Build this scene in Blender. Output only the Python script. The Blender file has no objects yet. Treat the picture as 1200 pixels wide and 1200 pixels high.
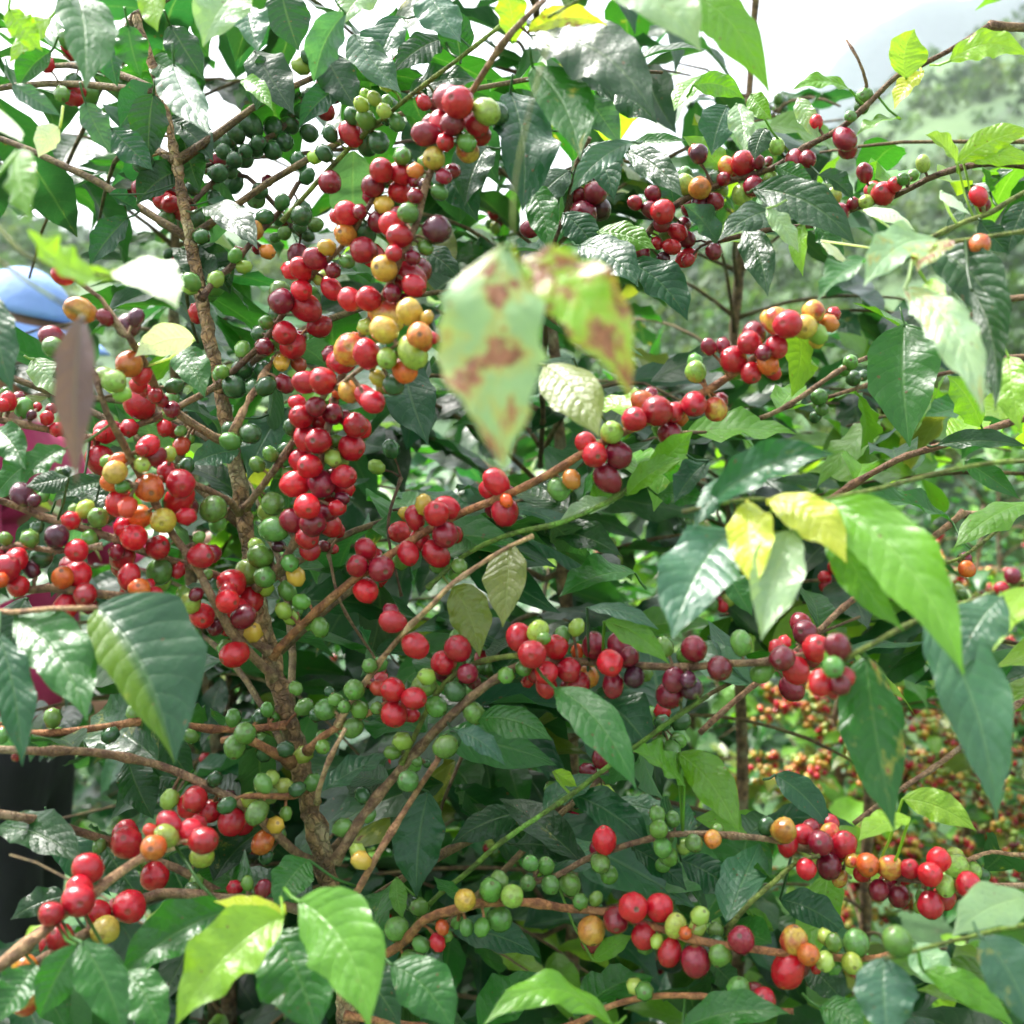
import bpy, math, random
import numpy as np
from mathutils import Vector, Matrix, noise

R = math.radians
scene = bpy.context.scene
col = scene.collection

# ------------------------------------------------------------------ camera
CAM = Vector((0.0, 0.0, 1.45))
PITCH = R(-6.0)
F = 1287.0                                   # focal length in pixels of the 1200 px photograph
cam_data = bpy.data.cameras.new('camera')
cam_data.sensor_width = 36.0
cam_data.lens = 36.0 * F / 1200.0
cam_data.clip_start = 0.02
cam_data.clip_end = 3000.0
cam_data.dof.use_dof = True
cam_data.dof.focus_distance = 0.74
cam_data.dof.aperture_fstop = 8.5
cam = bpy.data.objects.new('camera', cam_data)
cam.location = CAM
cam.rotation_euler = (R(90) + PITCH, 0, 0)
col.objects.link(cam)
scene.camera = cam
FWD = Vector((0, math.cos(PITCH), math.sin(PITCH)))
RIGHT = Vector((1, 0, 0))
UP = RIGHT.cross(FWD)

def P(x, y, d):
    """world point seen at photo pixel (x, y), d metres away along the view axis"""
    return CAM + FWD * d + RIGHT * ((x - 600.0) / F * d) + UP * ((600.0 - y) / F * d)

def proj(p):
    v = p - CAM
    d = v.dot(FWD)
    if d < 1e-4:
        return None
    return (600.0 + v.dot(RIGHT) / d * F, 600.0 - v.dot(UP) / d * F, d)

# ------------------------------------------------------------------ sky, sun, exposure
SUN_EL, SUN_AZ = R(58), R(-50)               # high, left of the view, slightly in front
world = bpy.data.worlds.new('World')
scene.world = world
world.use_nodes = True
nt = world.node_tree
nt.nodes.clear()
sky = nt.nodes.new('ShaderNodeTexSky')
sky.sky_type = 'NISHITA'
sky.sun_disc = False
sky.sun_elevation = SUN_EL
sky.sun_rotation = SUN_AZ
sky.air_density = 1.0
sky.dust_density = 6.0
sky.ozone_density = 1.0
hsv = nt.nodes.new('ShaderNodeHueSaturation')   # a cloud deck: nearly colourless
hsv.inputs['Saturation'].default_value = 0.35
bg = nt.nodes.new('ShaderNodeBackground')
bg.inputs['Strength'].default_value = 0.12
wo = nt.nodes.new('ShaderNodeOutputWorld')
nt.links.new(sky.outputs[0], hsv.inputs['Color'])
nt.links.new(hsv.outputs[0], bg.inputs['Color'])
nt.links.new(bg.outputs[0], wo.inputs['Surface'])

sun_data = bpy.data.lights.new('sun', 'SUN')
sun_data.energy = 1.5
sun_data.angle = R(10)
sun_data.color = (1.0, 0.96, 0.9)
sun = bpy.data.objects.new('sun', sun_data)
sdir = Vector((math.sin(SUN_AZ) * math.cos(SUN_EL), math.cos(SUN_AZ) * math.cos(SUN_EL), math.sin(SUN_EL)))
sun.rotation_euler = sdir.to_track_quat('Z', 'Y').to_euler()
col.objects.link(sun)

scene.view_settings.view_transform = 'Standard'
scene.view_settings.look = 'None'
scene.view_settings.exposure = 2.4
scene.view_settings.gamma = 1.0
scene.view_settings.use_curve_mapping = False
scene.cycles.filter_width = 1.6
scene.cycles.max_bounces = 6
scene.cycles.transparent_max_bounces = 6
scene.cycles.volume_bounces = 1
# ------------------------------------------------------------------ materials
class NB:
    """small helper to write node trees"""
    def __init__(self, name):
        self.m = bpy.data.materials.new(name)
        self.m.use_nodes = True
        self.t = self.m.node_tree
        self.t.nodes.clear()
        self.out = self.t.nodes.new('ShaderNodeOutputMaterial')
    def n(self, kind, **kw):
        nd = self.t.nodes.new(kind)
        for k, v in kw.items():
            setattr(nd, k, v)
        return nd
    def set(self, sock, v):
        if hasattr(v, 'node'):
            self.t.links.new(v, sock)
        else:
            sock.default_value = v
    def math(self, op, a, b=0.0, c=0.0, clamp=False):
        nd = self.n('ShaderNodeMath', operation=op, use_clamp=clamp)
        for i, v in enumerate((a, b, c)):
            self.set(nd.inputs[i], v)
        return nd.outputs[0]
    def mix(self, fac, a, b, blend='MIX'):
        nd = self.n('ShaderNodeMix', data_type='RGBA', blend_type=blend)
        self.set(nd.inputs[0], fac)
        self.set(nd.inputs[6], a)
        self.set(nd.inputs[7], b)
        return nd.outputs[2]
    def smooth(self, v, lo, hi):
        nd = self.n('ShaderNodeMapRange', interpolation_type='SMOOTHSTEP')
        self.set(nd.inputs['Value'], v)
        nd.inputs['From Min'].default_value = lo
        nd.inputs['From Max'].default_value = hi
        return nd.outputs[0]
    def noise(self, vec, scale, detail=2.0, rough=0.5):
        nd = self.n('ShaderNodeTexNoise')
        if vec is not None:
            self.set(nd.inputs['Vector'], vec)
        nd.inputs['Scale'].default_value = scale
        nd.inputs['Detail'].default_value = detail
        nd.inputs['Roughness'].default_value = rough
        return nd.outputs['Fac']
    def bump(self, h, strength, dist):
        nd = self.n('ShaderNodeBump')
        nd.inputs['Strength'].default_value = strength
        nd.inputs['Distance'].default_value = dist
        self.set(nd.inputs['Height'], h)
        return nd.outputs[0]
    def principled(self, **kw):
        nd = self.n('ShaderNodeBsdfPrincipled')
        for k, v in kw.items():
            self.set(nd.inputs[k.replace('_', ' ')], v)
        return nd
    def finish(self, sh):
        self.t.links.new(sh, self.out.inputs['Surface'])
        return self.m

def rgb(*c):
    return (c[0], c[1], c[2], 1.0)

def make_leaf_material():
    b = NB('coffee_leaf')
    oi = b.n('ShaderNodeObjectInfo')
    at = b.n('ShaderNodeAttribute', attribute_name='tint')
    base = b.mix(1.0, oi.outputs['Color'], at.outputs['Color'], 'MULTIPLY')
    uv = b.n('ShaderNodeUVMap')
    sp = b.n('ShaderNodeSeparateXYZ')
    b.t.links.new(uv.outputs[0], sp.inputs[0])
    u, v0 = sp.outputs[0], sp.outputs[1]
    v = b.math('ABSOLUTE', b.math('MULTIPLY_ADD', v0, 2.0, -1.0))       # 0 at midrib .. 1 at edge
    mid = b.math('SUBTRACT', 1.0, b.smooth(v, 0.015, 0.085))
    side = b.math('LESS_THAN', v0, 0.5)
    ph = b.math('MULTIPLY', b.math('SUBTRACT', u, b.math('MULTIPLY', b.math('POWER', v, 1.35), 0.17)), 10.0)
    ph = b.math('ADD', ph, b.math('MULTIPLY', side, 0.35))
    tri = b.math('ABSOLUTE', b.math('SUBTRACT', b.math('FRACT', ph), 0.5))   # 0.5 at a vein, 0 between
    lat = b.smooth(tri, 0.43, 0.5)
    lat = b.math('MULTIPLY', lat, b.math('SUBTRACT', 1.0, b.smooth(v, 0.75, 0.98)))
    quilt = b.math('SUBTRACT', 1.0, b.math('POWER', b.math('MULTIPLY', tri, 2.0), 2.0))
    veins = b.math('MAXIMUM', mid, b.math('MULTIPLY', lat, 0.30))
    tc = b.n('ShaderNodeTexCoord')
    rnd = b.n('ShaderNodeVectorMath', operation='MULTIPLY_ADD')
    b.t.links.new(uv.outputs[0], rnd.inputs[0])
    rnd.inputs[1].default_value = (2.2, 1.0, 1.0)
    cmb = b.n('ShaderNodeCombineXYZ')
    for i in range(3):
        b.set(cmb.inputs[i], b.math('MULTIPLY', oi.outputs['Random'], 37.0 + 11 * i))
    b.t.links.new(cmb.outputs[0], rnd.inputs[2])
    pos = rnd.outputs[0]
    n1 = b.noise(pos, 2.2, 3.0)
    n2 = b.noise(pos, 11.0, 2.0)
    c = b.mix(b.math('MULTIPLY_ADD', n1, 0.9, -0.2, clamp=True), base,
              b.mix(1.0, base, rgb(1.45, 1.25, 0.8), 'MULTIPLY'))
    c = b.mix(b.math('MULTIPLY', b.smooth(n2, 0.45, 0.8), 0.35), c, b.mix(1.0, base, rgb(0.6, 0.66, 0.7), 'MULTIPLY'))
    c = b.mix(b.math('MULTIPLY', veins, 0.4), c, b.mix(0.5, b.mix(1.0, base, rgb(1.9, 1.7, 1.5), 'MULTIPLY'), rgb(0.16, 0.24, 0.09)))
    # blight blotches: alpha of the object colour below 1 turns them on
    sick = b.math('SUBTRACT', 1.0, oi.outputs['Alpha'])
    n3 = b.noise(pos, 1.9, 7.0, 0.68)
    thr = b.math('MULTIPLY_ADD', sick, -0.40, 0.78)
    blot = b.math('MULTIPLY', b.smooth(b.math('SUBTRACT', n3, thr), 0.0, 0.045), b.math('GREATER_THAN', sick, 0.02))
    halo = b.math('MULTIPLY', b.smooth(b.math('SUBTRACT', n3, thr), -0.09, 0.02), b.math('GREATER_THAN', sick, 0.02))
    c = b.mix(b.math('MULTIPLY', halo, 0.65), c, rgb(0.36, 0.33, 0.05))
    spotc = b.mix(b.smooth(n2, 0.35, 0.6), rgb(0.13, 0.022, 0.012), rgb(0.27, 0.085, 0.055))
    c = b.mix(b.math('MULTIPLY', blot, 0.9), c, spotc)
    # small rust specks on every leaf
    vor = b.n('ShaderNodeTexVoronoi')
    b.t.links.new(pos, vor.inputs['Vector'])
    vor.inputs['Scale'].default_value = 5.0
    speck = b.math('MULTIPLY', b.math('LESS_THAN', vor.outputs['Distance'], 0.13),
                   b.math('GREATER_THAN', b.noise(pos, 1.3), 0.56))
    c = b.mix(b.math('MULTIPLY', speck, 0.7), c, rgb(0.12, 0.06, 0.02))
    geo = b.n('ShaderNodeNewGeometry')
    c_under = b.mix(0.5, b.mix(1.0, c, rgb(1.5, 1.45, 1.5), 'MULTIPLY'), rgb(0.10, 0.16, 0.07))
    cf = b.mix(geo.outputs['Backfacing'], c, c_under)
    h = b.math('ADD', b.math('MULTIPLY', quilt, b.math('MULTIPLY_ADD', oi.outputs['Random'], 0.5, 0.22)), b.math('MULTIPLY', b.math('SUBTRACT', 1.0, mid), 0.6))
    h = b.math('ADD', h, b.math('MULTIPLY', n2, 1.1))
    h = b.math('ADD', h, b.math('MULTIPLY', b.noise(pos, 4.5, 2.0), 0.8))
    bp = b.bump(h, 0.4, 0.0011)
    rough = b.math('ADD', b.math('MULTIPLY_ADD', geo.outputs['Backfacing'], 0.2, 0.25), b.math('MULTIPLY', n1, 0.16))
    pr = b.principled(Base_Color=cf, Roughness=rough, Specular_IOR_Level=0.55, Normal=bp)
    tr = b.n('ShaderNodeBsdfTranslucent')
    b.set(tr.inputs['Color'], b.mix(1.0, c, rgb(2.1, 2.0, 0.85), 'MULTIPLY'))
    b.t.links.new(bp, tr.inputs['Normal'])
    mx = b.n('ShaderNodeMixShader')
    mx.inputs[0].default_value = 0.36
    b.t.links.new(pr.outputs[0], mx.inputs[1])
    b.t.links.new(tr.outputs[0], mx.inputs[2])
    return b.finish(mx.outputs[0])

def make_cherry_material():
    b = NB('coffee_cherry')
    oi = b.n('ShaderNodeObjectInfo')
    at = b.n('ShaderNodeAttribute', attribute_name='tint')
    base = b.mix(1.0, oi.outputs['Color'], at.outputs['Color'], 'MULTIPLY')
    uv = b.n('ShaderNodeUVMap')
    sp = b.n('ShaderNodeSeparateXYZ')
    b.t.links.new(uv.outputs[0], sp.inputs[0])
    tc = b.n('ShaderNodeTexCoord')
    add = b.n('ShaderNodeVectorMath', operation='ADD')
    b.t.links.new(tc.outputs['Object'], add.inputs[0])
    b.set(add.inputs[1], b.math('MULTIPLY', oi.outputs['Random'], 50.0))
    pos = add.outputs[0]
    n1 = b.noise(pos, 0.7, 2.0)
    n2 = b.noise(pos, 3.0, 3.0, 0.6)
    blush = b.math('SUBTRACT', 1.0, oi.outputs['Alpha'])
    k = b.math('MULTIPLY', blush, b.smooth(n1, 0.40, 0.62))
    c = b.mix(k, base, rgb(0.55, 0.38, 0.05))
    c = b.mix(b.math('MULTIPLY', b.smooth(n2, 0.42, 0.75), 0.55), c, b.mix(1.0, base, rgb(0.45, 0.42, 0.5), 'MULTIPLY'))
    c = b.mix(b.math('MULTIPLY', b.smooth(b.noise(pos, 1.6, 2.0), 0.5, 0.8), 0.4), c, b.mix(1.0, base, rgb(1.3, 2.2, 1.3), 'MULTIPLY'))
    tip = b.math('MULTIPLY', b.smooth(sp.outputs[1], 0.925, 0.955), b.math('MULTIPLY_ADD', oi.outputs['Random'], 0.6, 0.3))
    c = b.mix(tip, c, rgb(0.10, 0.055, 0.03))
    dust = b.math('MULTIPLY', b.smooth(b.noise(pos, 9.0, 4.0, 0.7), 0.60, 0.72), b.math('MULTIPLY', b.smooth(b.noise(pos, 0.9, 1.0), 0.45, 0.65), 0.6))
    c = b.mix(dust, c, rgb(0.16, 0.075, 0.04))
    stalk = b.math('SUBTRACT', 1.0, b.smooth(sp.outputs[1], 0.03, 0.14))
    c = b.mix(b.math('MULTIPLY', stalk, 0.6), c, rgb(0.20, 0.22, 0.05))
    bp = b.bump(n2, 0.12, 0.2)
    pr = b.principled(Base_Color=c, Roughness=b.math('MULTIPLY_ADD', n2, 0.22, 0.12), Specular_IOR_Level=0.5, Normal=bp)
    pr.inputs['Coat Weight'].default_value = 0.3
    pr.inputs['Coat Roughness'].default_value = 0.12
    return b.finish(pr.outputs[0])

def make_bark_material(name, base, dark, pale, scale, strength):
    b = NB(name)
    tc = b.n('ShaderNodeTexCoord')
    oi = b.n('ShaderNodeObjectInfo')
    n1 = b.noise(tc.outputs['Object'], scale, 4.0, 0.65)
    n2 = b.noise(tc.outputs['Object'], scale * 4.0, 3.0, 0.6)
    n3 = b.noise(tc.outputs['Object'], scale * 0.35, 3.0, 0.6)
    c = b.mix(b.smooth(n1, 0.35, 0.65), dark, base)
    c = b.mix(b.math('MULTIPLY', b.smooth(n3, 0.5, 0.68), 0.7), c, pale)
    c = b.mix(b.math('MULTIPLY', b.smooth(n2, 0.55, 0.75), 0.5), c, dark)
    vo = b.n('ShaderNodeTexVoronoi')
    vo.feature = 'DISTANCE_TO_EDGE'
    wp = b.n('ShaderNodeVectorMath', operation='MULTIPLY_ADD')
    nz = b.n('ShaderNodeTexNoise')
    b.set(nz.inputs['Vector'], tc.outputs['Object'])
    nz.inputs['Scale'].default_value = scale * 1.5
    b.t.links.new(nz.outputs['Color'], wp.inputs[0])
    wp.inputs[1].default_value = (.012, .012, .012)
    b.t.links.new(tc.outputs['Object'], wp.inputs[2])
    b.t.links.new(wp.outputs[0], vo.inputs['Vector'])
    vo.inputs['Scale'].default_value = scale * 1.6
    crack = b.math('SUBTRACT', 1.0, b.smooth(vo.outputs['Distance'], 0.0, 0.16))
    c = b.mix(b.math('MULTIPLY', crack, 0.38), c, dark)
    c = b.mix(1.0, c, oi.outputs['Color'], 'MULTIPLY')
    h = b.math('SUBTRACT', b.math('ADD', n1, b.math('MULTIPLY', n2, 0.6)), b.math('MULTIPLY', crack, 0.8))
    pr = b.principled(Base_Color=c, Roughness=0.78, Normal=b.bump(h, strength, 0.002))
    return b.finish(pr.outputs[0])

def make_cloth(name, base, rough=0.85):
    b = NB(name)
    tc = b.n('ShaderNodeTexCoord')
    n1 = b.noise(tc.outputs['Object'], 9.0, 3.0)
    wv = b.noise(tc.outputs['Object'], 260.0, 2.0)
    c = b.mix(b.smooth(n1, 0.3, 0.7), rgb(*[x * 0.8 for x in base]), rgb(*base))
    pr = b.principled(Base_Color=c, Roughness=rough,
                      Normal=b.bump(b.math('ADD', b.math('MULTIPLY', n1, 3.0), b.math('MULTIPLY', wv, 0.15)), 0.5, 0.01))
    return b.finish(pr.outputs[0])

def make_plain(name, c1, c2, scale, rough, strength=0.2, dist=0.002):
    b = NB(name)
    tc = b.n('ShaderNodeTexCoord')
    n1 = b.noise(tc.outputs['Object'], scale, 4.0, 0.6)
    pr = b.principled(Base_Color=b.mix(b.smooth(n1, 0.3, 0.7), rgb(*c1), rgb(*c2)), Roughness=rough,
                      Normal=b.bump(n1, strength, dist))
    return b.finish(pr.outputs[0])

def make_ground():
    b = NB('grassy_ground')
    tc = b.n('ShaderNodeTexCoord')
    o = tc.outputs['Object']
    big = b.noise(o, 0.03, 4.0, 0.6)
    md = b.noise(o, 0.35, 5.0, 0.65)
    sm = b.noise(o, 9.0, 4.0, 0.7)
    c = b.mix(b.smooth(big, 0.38, 0.62), rgb(0.035, 0.095, 0.026), rgb(0.075, 0.135, 0.045))
    c = b.mix(b.math('MULTIPLY', b.smooth(md, 0.45, 0.62), 0.7), c, rgb(0.025, 0.065, 0.022))
    c = b.mix(b.math('MULTIPLY', b.smooth(sm, 0.55, 0.72), 0.6), c, rgb(0.09, 0.065, 0.04))
    pr = b.principled(Base_Color=c, Roughness=0.95, Normal=b.bump(b.math('ADD', md, sm), 0.8, 0.05))
    return b.finish(pr.outputs[0])

def make_bushes():
    b = NB('distant_foliage')
    at = b.n('ShaderNodeAttribute', attribute_name='tint')
    pr = b.principled(Base_Color=at.outputs['Color'], Roughness=0.7)
    tr = b.n('ShaderNodeBsdfTranslucent')
    b.set(tr.inputs['Color'], b.mix(1.0, at.outputs['Color'], rgb(1.8, 1.7, 0.6), 'MULTIPLY'))
    mx = b.n('ShaderNodeMixShader')
    mx.inputs[0].default_value = 0.3
    b.t.links.new(pr.outputs[0], mx.inputs[1])
    b.t.links.new(tr.outputs[0], mx.inputs[2])
    return b.finish(mx.outputs[0])

M_LEAF = make_leaf_material()
M_CHERRY = make_cherry_material()
M_BARK = make_bark_material('twig_bark', rgb(0.31, 0.19, 0.095), rgb(0.11, 0.055, 0.032), rgb(0.36, 0.27, 0.16), 130.0, 0.6)
M_TRUNK = make_bark_material('trunk_bark', rgb(0.34, 0.205, 0.095), rgb(0.085, 0.050, 0.026), rgb(0.42, 0.37, 0.22), 95.0, 1.0)
M_GROUND = make_ground()
M_BUSH = make_bushes()
# ------------------------------------------------------------------ geometry helpers
def link(name, data, parent=None, loc=None, mat=None):
    o = bpy.data.objects.new(name, data)
    col.objects.link(o)
    if parent is not None:
        o.parent = parent
    if loc is not None:
        o.location = loc
    if mat is not None:
        data.materials.append(mat)
    return o

def tag(o, label=None, cat=None, group=None, kind=None):
    for k, v in (('label', label), ('category', cat), ('group', group), ('kind', kind)):
        if v:
            o[k] = v
    return o

def mesh_np(name, verts, faces, uvs=None, tint=None, smooth=True):
    """faces: list of tuples, or an (n,4) array of quads"""
    me = bpy.data.meshes.new(name)
    verts = np.asarray(verts, dtype=np.float32)
    if isinstance(faces, np.ndarray):
        n, k = faces.shape
        idx = faces.astype(np.int32).ravel()
        starts = np.arange(0, n * k, k, dtype=np.int32)
        me.vertices.add(len(verts))
        me.vertices.foreach_set('co', verts.ravel())
        me.loops.add(len(idx))
        me.loops.foreach_set('vertex_index', idx)
        me.polygons.add(n)
        me.polygons.foreach_set('loop_start', starts)
        me.update(calc_edges=True)
    else:
        me.from_pydata([tuple(map(float, v)) for v in verts], [], faces)
    if smooth:
        me.polygons.foreach_set('use_smooth', np.ones(len(me.polygons), dtype=bool))
    if uvs is not None:
        uvl = me.uv_layers.new(name='UVMap')
        li = np.zeros(len(me.loops), dtype=np.int32)
        me.loops.foreach_get('vertex_index', li)
        uvl.data.foreach_set('uv', np.asarray(uvs, dtype=np.float32)[li].ravel())
    at = me.color_attributes.new('tint', 'FLOAT_COLOR', 'POINT')
    if tint is None:
        tint = np.ones((len(verts), 4), dtype=np.float32)
    at.data.foreach_set('color', np.asarray(tint, dtype=np.float32).ravel())
    me.update()
    return me

def bez(a, b, c, t):
    return a * ((1 - t) ** 2) + b * (2 * t * (1 - t)) + c * (t * t)

def dbez(a, b, c, t):
    return (b - a) * (2 * (1 - t)) + (c - b) * (2 * t)

PT = [0, .04, .1, .2, .32, .45, .58, .7, .8, .88, .94, 1.0]
PF = [.05, .24, .50, .77, .95, 1.0, .93, .75, .51, .27, .11, .012]

def leaf_geo(a, b, c, nrm, hw, nu, nv, fold, wave, seed, curl=0.0, petiole=None, uneven=0.0, ragged=0.0):
    """a leaf blade along the curve a-b-c; returns verts, quads, uvs"""
    rg = random.Random(seed)
    ph = [rg.uniform(0, 6.28) for _ in range(6)]
    kw = rg.uniform(2.2, 3.8)
    V, U = [], []
    ncol = 2 * nv + 1
    twist = rg.uniform(-0.25, 0.25)
    for i in range(nu + 1):
        t = i / nu
        ctr = bez(a, b, c, t)
        T = dbez(a, b, c, t).normalized()
        N = (nrm - T * nrm.dot(T)).normalized()
        S = T.cross(N)
        ct, st = math.cos(twist * (t - .4)), math.sin(twist * (t - .4))
        N, S = N * ct + S * st, S * ct - N * st
        w = hw * float(np.interp(t, PT, PF))
        for j in range(-nv, nv + 1):
            s = j / nv
            k = 0 if s < 0 else 1
            ww = w * (1 + 0.05 * math.sin(t * 21 + ph[k]) * abs(s)) * (1 + uneven * s)
            if ragged:
                ww *= 1 + ragged * abs(s) * (noise.noise(Vector((t * 7, k * 9, seed))) + .7 * noise.noise(Vector((t * 19, k * 9, seed))))
            lift = abs(s) * math.sin(fold) + curl * s * s
            lift += wave * s * s * (math.sin(t * kw * 6.28 + ph[2 + k]) + 0.5 * math.sin(t * 17 + ph[4 + k]))
            p = ctr + S * (s * ww * math.cos(fold)) + N * (lift * ww if w > 0 else 0)
            V.append(p)
            U.append((t, (s + 1) / 2))
    Q = []
    for i in range(nu):
        for j in range(ncol - 1):
            q = i * ncol + j
            Q.append((q, q + 1, q + ncol + 1, q + ncol))
    if petiole is not None and (petiole - a).length > 0.0015:
        v, q = tube_geo([petiole, (petiole + a) * .5 + Vector((0, 0, -.08)) * (petiole - a).length, a, bez(a, b, c, 0.03)],
                        [max(.0008, hw * .035)] * 4, 4, 0.0, 0)
        o = len(V)
        V += v
        U += [(0.0, 0.5)] * len(v)
        Q += [tuple(o + x for x in f) for f in q]
    return V, Q, U

def resample(pts, step):
    """Catmull-Rom through pts; returns list of (point, parameter along 0..1)"""
    out = []
    n = len(pts)
    lens = [0.0]
    for i in range(n - 1):
        lens.append(lens[-1] + (pts[i + 1] - pts[i]).length)
    tot = max(lens[-1], 1e-6)
    for i in range(n - 1):
        p0 = pts[i - 1] if i > 0 else pts[i] * 2 - pts[i + 1]
        p1, p2 = pts[i], pts[i + 1]
        p3 = pts[i + 2] if i + 2 < n else pts[i + 1] * 2 - pts[i]
        m = max(1, int((p2 - p1).length / step))
        for k in range(m):
            t = k / m
            p = 0.5 * ((p1 * 2) + (p2 - p0) * t + (p0 * 2 - p1 * 5 + p2 * 4 - p3) * t * t + (p1 * 3 - p0 - p2 * 3 + p3) * t ** 3)
            out.append((p, (lens[i] + (lens[i + 1] - lens[i]) * t) / tot))
    out.append((pts[-1].copy(), 1.0))
    return out, tot

def tube_geo(pts, radii, sides, rough, seed, cap=True):
    V, Q = [], []
    n = len(pts)
    ref = Vector((0.31, 0.57, 0.76))
    for i in range(n):
        T = (pts[min(i + 1, n - 1)] - pts[max(i - 1, 0)])
        T = T.normalized() if T.length > 1e-9 else Vector((0, 0, 1))
        X = T.cross(ref)
        if X.length < 0.1:
            X = T.cross(Vector((1, 0, 0)))
        X.normalize()
        Y = T.cross(X)
        for k in range(sides):
            a = 6.28318 * k / sides
            d = X * math.cos(a) + Y * math.sin(a)
            r = radii[i]
            if rough:
                q = pts[i] + d * r
                r *= 1 + rough * noise.noise(q * 140 + Vector((seed, 0, 0))) + rough * .7 * noise.noise(q * 420)
            V.append(pts[i] + d * r)
    for i in range(n - 1):
        for k in range(sides):
            k2 = (k + 1) % sides
            Q.append((i * sides + k, i * sides + k2, (i + 1) * sides + k2, (i + 1) * sides + k))
    if cap:
        for i0 in (0, n - 1):
            V.append(pts[i0].copy())
            m = len(V) - 1
            for k in range(0, sides, 2):
                k1, k2 = (k + 1) % sides, (k + 2) % sides
                q = (m, i0 * sides + k2, i0 * sides + k1, i0 * sides + k)
                Q.append(q if i0 == 0 else q[::-1])
    return V, Q

def branch_geo(pts, r0, r1, seed, sides=8, step=0.012, rough=0.2, node=0.04, swell=0.35):
    rs, tot = resample(pts, step)
    rg = random.Random(seed)
    P3, RR = [], []
    jit = min(r0, 0.004) * 0.5
    for i, (p, t) in enumerate(rs):
        s = t * tot
        r = r0 + (r1 - r0) * t
        ph = abs(((s / node) % 1.0) - 0.5) * 2          # 1 at a node
        r *= 1 + swell * max(0.0, (ph - 0.72) / 0.28) ** 2
        off = Vector((noise.noise(Vector((s * 14, seed, 1))), noise.noise(Vector((s * 14, seed, 5))), noise.noise(Vector((s * 14, seed, 9)))))
        P3.append(p + off * jit * 2 * min(1, t * 6))
        RR.append(r)
    return tube_geo(P3, RR, sides, rough, seed)

# ---- shared meshes
LEAF_PROTO = []
for k in range(12):
    rg = random.Random(900 + k)
    droop = rg.uniform(-0.03, 0.20)
    a, b, c = Vector((0, 0, 0)), Vector((rg.uniform(-.05, .05), .5, droop)), Vector((rg.uniform(-.06, .06), .97, -droop * rg.uniform(.2, 1.0)))
    V, Q, U = leaf_geo(a, b, c, Vector((0, 0, 1)), rg.uniform(.19, .235), 10, 2, rg.uniform(.05, .45), rg.uniform(.07, .22), 70 + k, rg.uniform(-.2, .1))
    LEAF_PROTO.append((np.array([tuple(v) for v in V], dtype=np.float32), np.array(Q, dtype=np.int32), np.array(U, dtype=np.float32)))
LEAF_MESH = []
for k, (V, Q, U) in enumerate(LEAF_PROTO):
    me = mesh_np('leaf_blade', V, Q, U)
    me.materials.append(M_LEAF)
    LEAF_MESH.append(me)

def cherry_geo(nseg, nring, longer, seed):
    rg = random.Random(seed)
    V, U, Q = [], [], []
    ax, ay = rg.uniform(.95, 1.03), rg.uniform(.94, 1.0)
    lat = [-90 + 180 * i / nring for i in range(nring + 1)]
    lat[-1] = 90
    lat = lat[:-1] + [79, 90]
    for i, l in enumerate(lat):
        ph = R(l)
        r, z = math.cos(ph), math.sin(ph) * longer
        if l == 79:
            z -= 0.015
        if l == 90:
            z -= 0.10
            r = 0.02
        if l == -90:
            r = 0.02
        for k in range(nseg):
            a = 6.28318 * k / nseg
            lump = 1 + .09 * noise.noise(Vector((r * math.cos(a), r * math.sin(a), z)) * 1.3 + Vector((seed * 7, 0, 0)))
            V.append((r * math.cos(a) * ax * lump, r * math.sin(a) * ay * lump, z * lump))
            U.append((k / nseg, (l + 90) / 180))
    for i in range(len(lat) - 1):
        for k in range(nseg):
            k2 = (k + 1) % nseg
            Q.append((i * nseg + k, i * nseg + k2, (i + 1) * nseg + k2, (i + 1) * nseg + k))
    return np.array(V, dtype=np.float32), np.array(Q, dtype=np.int32), np.array(U, dtype=np.float32)

CHERRY_HI, CHERRY_LO = [], []
for k, lg in enumerate((1.03, 1.08, 1.12, 1.18, 1.22, 1.06)):
    me = mesh_np('cherry_fruit', *cherry_geo(16, 9, lg, k))
    me.materials.append(M_CHERRY)
    CHERRY_HI.append(me)
    me = mesh_np('cherry_fruit_small', *cherry_geo(8, 5, lg, k))
    me.materials.append(M_CHERRY)
    CHERRY_LO.append(me)
CHERRY_PROTO = cherry_geo(7, 4, 1.1, 3)

def basis(y, z):
    """rotation with +Y along y and +Z as near z as possible"""
    y = y.normalized()
    z = (z - y * z.dot(y))
    if z.length < 1e-4:
        z = y.orthogonal()
    z.normalize()
    x = y.cross(z)
    return Matrix(((x.x, y.x, z.x), (x.y, y.y, z.y), (x.z, y.z, z.z)))

def in_frame(pt, margin=60):
    q = proj(pt)
    if q is None:
        return 0
    x, y, d = q
    return d if (-margin < x < 1200 + margin and -margin < y < 1200 + margin) else 0

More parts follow.
